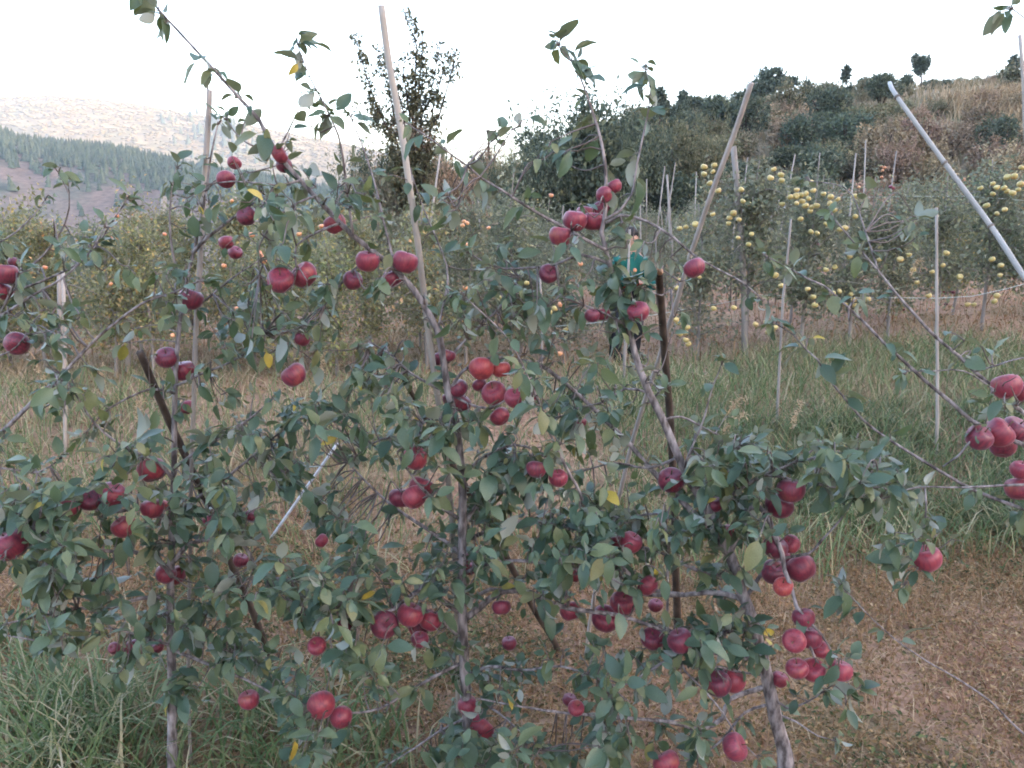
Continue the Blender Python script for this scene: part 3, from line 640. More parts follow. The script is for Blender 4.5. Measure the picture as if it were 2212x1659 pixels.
T_B = dict(trunk=([(1013, 1650), (1010, 1560), (1002, 1417), (999, 1331), (997, 1263), (999, 1126), (999, 1053), (992, 967), (982, 899), (968, 848), (958, 779), (945, 715), (916, 660), (893, 625), (855, 584), (814, 550), (763, 509), (735, 482), (680, 424), (645, 385), (598, 330), (560, 260), (520, 215), (472, 161), (434, 120), (386, 68), (342, 20), (310, -20)], 14, 1.8, 2.45, 2.35, 2.2), br=[
    ([(998, 1325), (960, 1300), (931, 1280), (907, 1273), (849, 1314), (797, 1331), (729, 1318), (660, 1330)], 7, 2, 2.45, 2.2, 11),
    ([(1000, 1380), (965, 1350), (937, 1328), (900, 1320), (850, 1345)], 6, 2, 2.45, 2.3, 8), ([(1000, 1340), (1037, 1311), (1078, 1280), (1136, 1278), (1173, 1297), (1225, 1314), (1283, 1321), (1344, 1331), (1412, 1355), (1500, 1385)], 8, 3, 2.45, 2.35, 8),
    ([(999, 1305), (1030, 1287), (1057, 1273), (1100, 1272), (1150, 1240), (1200, 1250)], 5, 1.8, 2.45, 2.55, 9), ([(998, 1125), (948, 1092), (931, 1073), (900, 1040), (870, 1000)], 5, 1.8, 2.45, 2.3, 7),
    ([(998, 1200), (982, 1184), (934, 1150), (852, 1095), (800, 1050), (750, 1000)], 5, 1.8, 2.45, 2.55, 9), ([(999, 1145), (1009, 1120), (1030, 1092), (1050, 1049), (1075, 1000)], 6, 2.5, 2.45, 2.5, 6),
    ([(998, 1240), (1040, 1222), (1071, 1215), (1139, 1215), (1208, 1229), (1290, 1235), (1340, 1260)], 4.5, 2, 2.45, 2.25, 13), ([(999, 1170), (1047, 1150), (1105, 1130), (1173, 1130), (1290, 1153), (1378, 1153)], 5, 2, 2.45, 2.6, 10),
    ([(998, 1040), (1009, 1018), (1054, 981), (1112, 960), (1153, 971), (1177, 988), (1190, 1010)], 4, 2, 2.45, 2.4, 8), ([(1003, 1430), (960, 1450), (890, 1490), (820, 1530), (740, 1540), (690, 1530)], 4.5, 2, 2.45, 2.25, 11),
    ([(1005, 1460), (1060, 1440), (1130, 1450), (1210, 1440), (1290, 1460)], 4, 2, 2.45, 2.25, 12), ([(1008, 1520), (1060, 1530), (1110, 1570), (1170, 1620)], 3.5, 1.5, 2.45, 2.25, 9), ([(1009, 1550), (950, 1580), (890, 1620), (840, 1650)], 3.5, 1.5, 2.45, 2.3, 10),
    ([(960, 790), (1000, 740), (1040, 700), (1090, 650), (1120, 600)], 3.5, 1.4, 2.42, 2.5, 8), ([(968, 848), (930, 830), (880, 800), (850, 770), (800, 740)], 3.5, 1.4, 2.42, 2.5, 8),
    ([(970, 850), (1000, 800), (1060, 770), (1120, 775)], 4, 2, 2.42, 2.35, 7), ([(985, 910), (930, 905), (880, 940), (820, 950), (770, 985)], 3.5, 1.4, 2.43, 2.5, 9), ([(966, 845), (1010, 870), (1060, 880), (1110, 850)], 3.5, 2, 2.42, 2.38, 6),
    ([(855, 584), (836, 500), (818, 420), (790, 328), (760, 255)], 3, 1.1, 2.38, 2.5, 7), ([(763, 509), (752, 420), (740, 320), (725, 273), (700, 222), (670, 164), (645, 95)], 3, 1, 2.36, 2.3, 9),
    ([(945, 715), (968, 600), (950, 530), (920, 460), (890, 379)], 2.8, 1, 2.4, 2.55, 6), ([(735, 482), (690, 500), (640, 530), (640, 580)], 3, 1.8, 2.36, 2.3, 7), ([(814, 550), (780, 570), (740, 610), (700, 660)], 3, 1.5, 2.37, 2.45, 9),
    ([(680, 424), (640, 440), (600, 470), (560, 530), (560, 590)], 2.6, 1.2, 2.36, 2.45, 9), ([(649, 390), (600, 400), (560, 395), (500, 390), (455, 395)], 2.6, 1.2, 2.36, 2.3, 7), ([(598, 330), (620, 290), (640, 250), (660, 215)], 2.2, 1, 2.36, 2.45, 9), ([(600, 335), (560, 320), (520, 300), (490, 260)], 2.2, 1, 2.36, 2.42, 9)])
T_C = dict(trunk=([(1697, 1640), (1676, 1553), (1658, 1468), (1641, 1400), (1623, 1331), (1603, 1280), (1589, 1235), (1573, 1190), (1545, 1130), (1490, 1036), (1466, 988), (1433, 909), (1402, 848), (1378, 786), (1361, 721), (1351, 687), (1337, 632), (1320, 584), (1307, 533), (1299, 502), (1306, 470), (1309, 420), (1307, 355), (1296, 294), (1279, 239), (1255, 171), (1235, 133), (1207, 100)], 18, 1.2, 2.45, 2.38, 2.6), br=[
    ([(1574, 1195), (1596, 1150), (1608, 1105), (1634, 1090), (1658, 1112), (1672, 1150), (1690, 1195), (1695, 1232), (1709, 1270), (1719, 1311), (1736, 1365), (1758, 1420)], 8, 3, 2.43, 2.2, 2), ([(1717, 1305), (1745, 1340), (1774, 1372), (1798, 1413), (1812, 1440)], 3.5, 1.8, 2.22, 2.2, 4),
    ([(1612, 1290), (1658, 1222), (1695, 1205), (1747, 1195), (1774, 1167), (1818, 1119), (1840, 1085)], 5, 1.6, 2.44, 2.3, 1.5), ([(1610, 1298), (1569, 1283), (1524, 1280), (1456, 1287), (1378, 1283), (1354, 1256), (1320, 1230)], 7, 2.5, 2.44, 2.55, 7),
    ([(1594, 1260), (1555, 1242), (1507, 1232), (1470, 1215), (1420, 1190), (1370, 1180)], 6, 2.2, 2.44, 2.35, 8), ([(1632, 1370), (1586, 1362), (1548, 1372), (1500, 1390), (1440, 1370)], 5.5, 2, 2.44, 2.3, 5),
    ([(1648, 1425), (1593, 1420), (1541, 1410), (1497, 1393), (1456, 1365), (1400, 1345)], 6, 2.5, 2.45, 2.4, 6), ([(1574, 1200), (1500, 1110), (1423, 1029), (1395, 1001), (1365, 964), (1327, 926), (1283, 885), (1242, 848), (1201, 813), (1160, 785), (1110, 775)], 7.5, 3.5, 2.43, 2.5, 4.5),
    ([(1480, 1285), (1400, 1270), (1324, 1201), (1262, 1095), (1255, 1066), (1221, 1005), (1190, 943), (1170, 882), (1146, 831), (1129, 790), (1088, 721), (1037, 670), (1005, 640)], 5, 1.3, 2.5, 2.15, 6),
    ([(1660, 1480), (1576, 1512), (1562, 1553), (1514, 1577), (1456, 1560), (1344, 1547), (1225, 1540), (1122, 1526), (1040, 1510)], 6, 2, 2.45, 2.3, 5), ([(1541, 1410), (1500, 1405), (1447, 1424), (1400, 1450), (1358, 1475), (1310, 1478)], 5, 2, 2.42, 2.35, 5), ([(1447, 1424), (1441, 1331), (1443, 1212), (1440, 1130), (1450, 1080)], 3.5, 2, 2.38, 2.3, 5),
    ([(1456, 1365), (1480, 1450), (1507, 1478), (1558, 1536), (1593, 1591), (1634, 1635)], 3, 1.6, 2.35, 2.15, 2), ([(1535, 1110), (1593, 1060), (1644, 1029), (1695, 1008), (1740, 984), (1770, 960)], 5, 2, 2.43, 2.35, 12), ([(1650, 1027), (1678, 1029), (1764, 1046), (1849, 1056), (1910, 1050)], 3, 1.3, 2.38, 2.3, 11),
    ([(1720, 1000), (1798, 980), (1866, 995), (1917, 1015)], 2.5, 1.3, 2.36, 2.45, 12), ([(1478, 1010), (1487, 984), (1518, 909), (1535, 848), (1559, 790)], 3, 1, 2.41, 2.3, 9), ([(1308, 482), (1340, 465), (1372, 470), (1400, 480), (1456, 513), (1500, 550), (1552, 581), (1603, 608), (1640, 640)], 3.5, 1.3, 2.39, 2.3, 4.5),
    ([(1315, 570), (1255, 550), (1201, 571), (1139, 579), (1071, 578), (1013, 547)], 3.5, 1.4, 2.4, 2.5, 6), ([(1308, 540), (1260, 515), (1208, 485), (1153, 455), (1084, 410), (1037, 383), (1009, 359), (982, 342), (914, 291), (886, 273)], 3.8, 1.3, 2.39, 2.25, 5.5),
    ([(1306, 475), (1340, 455), (1365, 420), (1378, 352), (1392, 284), (1402, 232), (1406, 191), (1397, 150)], 3, 1, 2.39, 2.45, 9), ([(1378, 786), (1420, 805), (1434, 830), (1400, 870)], 3, 1.5, 2.41, 2.6, 4), ([(1355, 705), (1330, 690), (1290, 670), (1260, 660)], 3, 1.5, 2.4, 2.35, 7), ([(1337, 632), (1380, 620), (1430, 640), (1470, 610)], 2.5, 1.2, 2.4, 2.5, 5),
    ([(1433, 909), (1470, 900), (1530, 930), (1590, 960)], 3, 1.3, 2.41, 2.5, 7), ([(1402, 848), (1350, 840), (1300, 870), (1250, 880), (1210, 900)], 3, 1.3, 2.41, 2.5, 7), ([(1466, 988), (1400, 1010), (1330, 1000), (1260, 1020)], 3.5, 1.5, 2.42, 2.5, 8),
    ([(1545, 1130), (1480, 1130), (1420, 1110), (1340, 1120), (1290, 1100)], 4, 1.6, 2.43, 2.55, 9), ([(1665, 1500), (1700, 1530), (1745, 1515), (1775, 1495)], 3.5, 1.6, 2.45, 2.3, 3), ([(1672, 1540), (1720, 1560), (1765, 1590), (1800, 1600)], 3, 1.3, 2.45, 2.35, 4), ([(1655, 1460), (1590, 1450), (1540, 1440), (1560, 1465)], 3, 1.8, 2.45, 2.3, 3),
    ([(1668, 1520), (1610, 1540), (1560, 1600), (1500, 1640), (1440, 1640)], 3.5, 1.8, 2.45, 2.25, 5)])
T_D = dict(trunk=([(-260, 1600), (-262, 1400), (-255, 1100), (-240, 800), (-225, 560)], 12, 2.5, 2.35, 2.45, 2), br=[
    ([(-255, 1130), (-120, 1050), (0, 936), (68, 871), (137, 807), (205, 735), (246, 700), (307, 653), (376, 629), (430, 605)], 7, 1.6, 2.36, 2.3, 4.5), ([(-240, 820), (-100, 740), (0, 684), (70, 640), (137, 601), (195, 540), (225, 490)], 5, 1.2, 2.4, 2.3, 6),
    ([(-235, 700), (-60, 640), (60, 620), (174, 564), (246, 472), (275, 430)], 4, 1.1, 2.42, 2.35, 6), ([(0, 680), (40, 600), (92, 554), (140, 480), (150, 420), (130, 375)], 2.8, 1, 2.38, 2.3, 10), ([(-240, 900), (-90, 800), (20, 760), (60, 720)], 4, 1.4, 2.4, 2.3, 5),
    ([(-225, 620), (-100, 560), (10, 520), (70, 470), (100, 430)], 3.5, 1.1, 2.43, 2.4, 9), ([(-258, 1250), (-120, 1180), (0, 1150), (70, 1140)], 5, 2, 2.36, 2.25, 9), ([(-255, 1080), (-100, 1030), (0, 1010), (80, 1020), (130, 990)], 4, 1.5, 2.36, 2.45, 10), ([(-260, 1380), (-100, 1350), (0, 1370), (60, 1380)], 4.5, 1.8, 2.36, 2.3, 9)])
T_E = dict(trunk=([(2560, 1600), (2545, 1350), (2520, 1100), (2500, 850), (2480, 600), (2475, 480)], 13, 3, 2.3, 2.4, 2), br=[
    ([(2525, 1120), (2330, 1010), (2212, 966), (2126, 926), (2095, 906), (2054, 868), (2003, 827), (1952, 779), (1911, 742), (1866, 697), (1818, 653), (1781, 619), (1743, 602), (1712, 584), (1660, 556)], 7, 1.4, 2.3, 2.35, 2.2), ([(2512, 1040), (2330, 980), (2212, 895), (2157, 848), (2105, 803), (2071, 769), (2020, 725), (1969, 670), (1935, 632), (1897, 584), (1859, 540), (1830, 505), (1800, 470)], 6.5, 1.4, 2.3, 2.4, 2.6),
    ([(2545, 1260), (2350, 1150), (2212, 1101), (2105, 1060), (2054, 1032), (2003, 1001), (1948, 967), (1900, 936), (1863, 906), (1822, 858), (1794, 824), (1764, 776), (1740, 755), (1716, 725), (1678, 700)], 6, 1.3, 2.3, 2.35, 2), ([(2530, 1150), (2350, 1060), (2212, 1049), (2071, 1053), (1979, 1053), (1907, 1077)], 4.5, 1.5, 2.3, 2.25, 2.2),
    ([(2037, 1008), (2070, 985), (2095, 954), (2110, 935)], 2, 2.5, 2.33, 2.28, 2), ([(1998, 1053), (2001, 1092), (1998, 1140), (1996, 1190), (1985, 1225), (1960, 1255)], 2.2, 1.3, 2.26, 2.2, 5), ([(2555, 1600), (2400, 1690), (2300, 1650), (2198, 1571), (2140, 1516), (2071, 1468), (2003, 1430), (1941, 1386), (1911, 1359), (1866, 1318), (1818, 1266)], 4, 1.1, 2.3, 2.15, .4),
    ([(2105, 803), (2150, 790), (2180, 780), (2230, 770)], 2, 1.5, 2.32, 2.3, 8), ([(1897, 584), (1870, 500), (1840, 420), (1800, 398), (1750, 392)], 2, .9, 2.38, 2.5, 1.5), ([(2157, 848), (2080, 800), (2010, 800), (1960, 800)], 2, 1, 2.3, 2.2, 3), ([(2480, 600), (2350, 300), (2250, 80), (2190, 20)], 3, 1.1, 2.4, 2.3, 2)])
M_leaf = leaf_mat('apple_leaf', [(0, (.028, .060, .041)), (.3, (.052, .094, .062)), (.6, (.080, .124, .076)), (.86, (.112, .138, .066)), (.991, (.15, .15, .07)), (.996, (.40, .30, .05)), (1, (.42, .31, .06))],
                  under=(.215, .24, .215), trans=.27, rough=.45, spec=.38, tcol=(.11, .135, .035))
M_twig = noise_mat('twig_bark', (.075, .055, .05), (.16, .13, .125), 14, .75, 0)

def leaf_shape(k):
    g = np.random.default_rng(900 + k); curl = [.24, .42, .32, .56, .16, .38][k]; fold = [.16, .22, .1, .3, .26, .14][k]; wd = [.56, .48, .62, .46, .52, .58][k]; side = g.normal(0, .07)
    ts = np.array([0, .22, .45, .7, .88, 1]); wv_ = np.array([.0, .78, 1, .80, .42, 0]) * wd / 2
    V, Q, T = [(0, 0, 0)], [], []; prev = None
    for t, w_ in zip(ts[1:-1], wv_[1:-1]):
        zc = -curl * t ** 2; b = len(V); sx = side * t * t; rz = fold * w_ * 1.6
        V += [(-w_ + sx, t, zc + rz + g.normal(0, .022)), (sx, t, zc), (w_ + sx, t, zc + rz + g.normal(0, .022))]
        if prev is None: T += [(0, b + 1, b), (0, b + 2, b + 1)]
        else: Q += [(prev, prev + 1, b + 1, b), (prev + 1, prev + 2, b + 2, b + 1)]
        prev = b
    V.append((side, 1, -curl)); e = len(V) - 1; T += [(prev, prev + 1, e), (prev + 1, prev + 2, e)]
    b = len(V); V += [(-.012, -.28, .03), (.012, -.28, .03), (.014, .02, 0), (-.014, .02, 0)]; Q.append((b, b + 1, b + 2, b + 3))      # leaf stalk
    return np.array(V, float), np.array(Q), np.array(T)
LS = [leaf_shape(k) for k in range(6)]
LM = [fast_mesh('leaf', v, t, q, M_leaf, None, True) for v, q, t in LS]

TREES = {}
def build_tree(key, data, label, mat_trunk):
    pts, r0, r1, Y0, Y1, dens = data['trunk']
    def line3(pts, r0, r1, Y0, Y1, pw=1.):
        n = len(pts); seg = np.concatenate([[0], np.cumsum(np.hypot(*np.diff(np.array(pts, float), axis=0).T))]); t = seg / seg[-1]
        return np.array([[*at(x, y, Y0 + (Y1 - Y0) * tt), (r0 + (r1 - r0) * tt ** pw) * (Y0 + (Y1 - Y0) * tt) * 1.05 / FD] for (x, y), tt in zip(pts, t)])
    tk = line3(pts, r0, r1, Y0, Y1, .75); g = on_ground(tk[0, 0] * 1.0, tk[0, 1])
    foot = np.array([[g[0] + .01, g[1], g[2] - .12, tk[0, 3] * 1.5], [g[0], g[1], g[2] + .03, tk[0, 3] * 1.2]]); root = g.copy()
    e = empty('apple_tree', root); tag(e, label, 'apple tree', 'apple trees in front')
    skel = []
    P = smooth_path(np.vstack([foot, tk]), .03); acc = Acc(); rad = P[:, 3] * (1 + .07 * waves(np.arange(len(P)) * .03, P[:, 2], 22, 61))
    acc.tube(P[:, :3] - root, rad, 10, bump=.025); bobs = [obj('trunk', acc.mesh('trunk', mat_trunk, True), e)]; skel.append((P[6:], dens))
    for pts, r0, r1, Y0, Y1, dens in data['br']:
        L3 = line3(pts, r0, r1, Y0, Y1); P = smooth_path(L3, .03); rad = P[:, 3] * (1 + .09 * waves(np.arange(len(P)) * .03 + r0, P[:, 2], 30, 62))
        P = P.copy(); P[:, :3] += (np.stack([waves(P[:, 2] * 3 + q, P[:, 0] * 3 + Y0, 4, 70 + q) for q in range(3)], 1) * .006) * np.minimum(1, np.arange(len(P)) / 5)[:, None]
        acc = Acc(); acc.tube(P[:, :3] - root, rad, 7, bump=.03); bobs.append(obj('branch', acc.mesh('branch', mat_trunk, True), e)); skel.append((P, dens))
    TREES[key] = dict(e=e, root=root, skel=skel, tw=Acc(), lf=[], bobs=bobs)

build_tree('A', T_A, 'apple tree with thin pale stake alongside, dark prop leaning across its trunk', M_bark)
build_tree('B', T_B, 'apple tree on the tall bamboo stake, leader bent over and shooting skyward', M_bark)
build_tree('C', T_C, 'apple tree with thick slanting trunk beside the dark broken post', M_bark)
build_tree('D', T_D, 'apple tree outside the frame reaching in with one long dark bough', M_bark)
build_tree('E', T_E, 'apple tree outside the frame sending bare diagonal branches over the grass bank', M_bark)
for t_ in TREES.values():
    S = np.vstack([P for P, _ in t_['skel']]); t_['S'] = S[:, :3]; t_['Sb'] = np.concatenate([np.full(len(P), i) for i, (P, _) in enumerate(t_['skel'])]); t_['Spx'] = proj(S[:, :3])

# ------------------------------------------------------------------ posts, poles and props among them
def post(pts, Y0, rad, mat, label, cat, name, foot_px=None, k=9, bump=.04, wob=.004, foot3=None):
    foot = ground_hit(*foot_px) - [0, 0, .12] if foot3 is None else np.asarray(foot3)
    n = len(pts); tt = np.linspace(0, .95, n); P = [at(x, y, Y0 + (foot[1] - Y0) * t) for (x, y), t in zip(pts, tt)] + [foot]
    P = smooth_path(np.array(P)[::-1], .03); P = P + np.stack([waves(P[:, 2] * 2, P[:, 0] + q, 5, 80 + q) for q in range(3)], 1) * wob
    r = np.interp(np.linspace(0, 1, len(P)), np.linspace(0, 1, len(rad)), rad); acc = Acc(); acc.tube(P - foot, r, k, bump=bump)
    return tag(obj(name, acc.mesh(name, mat, True), None, foot), label, cat), P, foot
M_bamboo = noise_mat('bamboo', (.24, .205, .175), (.37, .325, .285), 6, .55, .1, (1, 1, .1), 5)
M_bamboo2 = noise_mat('bleached_bamboo', (.20, .195, .19), (.29, .285, .28), 6, .5, .1, (1, 1, .1), 5)
M_node = noise_mat('bamboo_node', (.10, .085, .075), (.20, .17, .15), 30, .8, 0)
M_raw = noise_mat('broken_wood', (.36, .21, .14), (.50, .32, .23), 60, .9, .6, (1, 1, .2))
def nodes_on(o, P, foot, fr, rr_, w_=.006, mat=None):
    for f in fr:
        i = int(f * (len(P) - 1)); d = norm(P[min(i + 1, len(P) - 1)] - P[max(i - 1, 0)]); acc = Acc()
        acc.tube(np.array([P[i] - d * w_, P[i], P[i] + d * w_]) - foot, [rr_ * 1.02, rr_ * 1.14, rr_ * 1.02], 9); obj('node_ring', acc.mesh('node_ring', mat or M_node, True), o)
o, P, f_ = post([(823, 12), (838, 120), (858, 230), (870, 300), (888, 430), (903, 530), (914, 620), (926, 720), (941, 830), (957, 940), (972, 1080), (981, 1180), (985, 1300), (988, 1450)], 2.5, [.0085, .0085, .010, .0105, .0105], M_bamboo, 'tall pale bamboo stake rising into the sky beside the tall sparse tree', 'bamboo stake', 'bamboo_stake', None, 9, .01, .002, on_ground(at(990, 1560, 2.58)[0], 2.58, -.12))
nodes_on(o, P, f_, [.30, .45, .58, .70, .805, .90], .0100, .004, M_bamboo)
o, P, f_ = post([(452, 195), (449, 270), (441, 400), (432, 560), (424, 700), (417, 900), (412, 1100), (409, 1300), (407, 1500)], 2.66, [.006, .0065, .007, .0085, .009], M_wood, 'slim pale stake standing straight beside the slender dark-propped trunk', 'stake', 'wooden_stake', None, 8, .03, .002, on_ground(at(404, 1600, 2.62)[0], 2.62, -.12))
# a dry strip curling from its top
tip = P[-1]; acc = Acc(); Q_ = np.array([tip + [0, 0, -.015], tip + [-.006, 0, .01], tip + [.002, -.002, .03], tip + [-.004, 0, .05]]) - f_; acc.tube(smooth_path(Q_, .006), .0045, 4); obj('dry_strip', acc.mesh('dry_strip', M_node, True), o)
post([(301, 760), (328, 824), (362, 902), (393, 965), (417, 1018), (445, 1085), (489, 1190), (547, 1326), (575, 1400)], 2.62, [.0135, .015, .0145, .0125], M_dark_bark, 'dark rough prop leaning from the ground past the slender trunk', 'wooden prop', 'wooden_prop', (592, 1450))
post([(866, 808), (890, 852), (920, 905), (951, 960), (1009, 1057), (1037, 1105), (1090, 1195), (1136, 1283), (1163, 1331), (1201, 1393)], 2.7, [.0150, .0145, .013, .008], M_dark_bark, 'dark rough prop leaning behind the bamboo-staked trunk', 'wooden prop', 'wooden_prop', (1216, 1418))
o, P, f_ = post([(1425, 590), (1425, 603), (1429, 662), (1434, 730), (1440, 813), (1450, 933), (1456, 1060), (1461, 1250), (1464, 1345)], 2.48, [.020, .0165, .0155, .0145, .0125], M_dark_bark, 'dark upright post with freshly broken pale top', 'post', 'broken_post', (1468, 1440))
tp = P[-1]; acc = Acc(); up_ = norm(P[-1] - P[-6])
for q in range(7):
    a = q * .9; rr_ = .0065; b0 = tp - up_ * .01 + np.array([math.cos(a) * rr_, math.sin(a) * rr_, 0]); acc.tube(np.array([b0, b0 + up_ * rng.uniform(.015, .03), b0 + up_ * rng.uniform(.035, .055)]) - f_, [.0062, .0055, .0012], 5)
obj('broken_top', acc.mesh('broken_top', M_raw), o)
post([(1623, 179), (1586, 290), (1541, 410), (1515, 485), (1486, 570), (1463, 650), (1443, 711), (1424, 775), (1399, 848), (1368, 950), (1334, 1087), (1300, 1210), (1276, 1338)], 2.36, [.0095, .0095, .0090, .0082, .0078], M_wood, 'grey weathered pole leaning towards the skyline pine', 'pole', 'wooden_pole', (1262, 1420), 9, .025, .003)
o, P, f_ = post([(1922, 180), (1938, 210), (2040, 352), (2140, 488), (2212, 598), (2330, 780)], 2.55, [.0115, .0105, .0095, .008, .006], M_bamboo2, 'bleached bamboo pole leaning in over the yellow-apple trees', 'bamboo pole', 'bamboo_pole', None, 10, .006, .001, on_ground(2.3, 2.05, -.1))
PX = proj(P); fr = [int(np.argmin(np.abs(PX[:, 0] - v))) / (len(P) - 1) for v in (1942, 2035, 2142)]; nodes_on(o, P, f_, fr, .0082, .004)
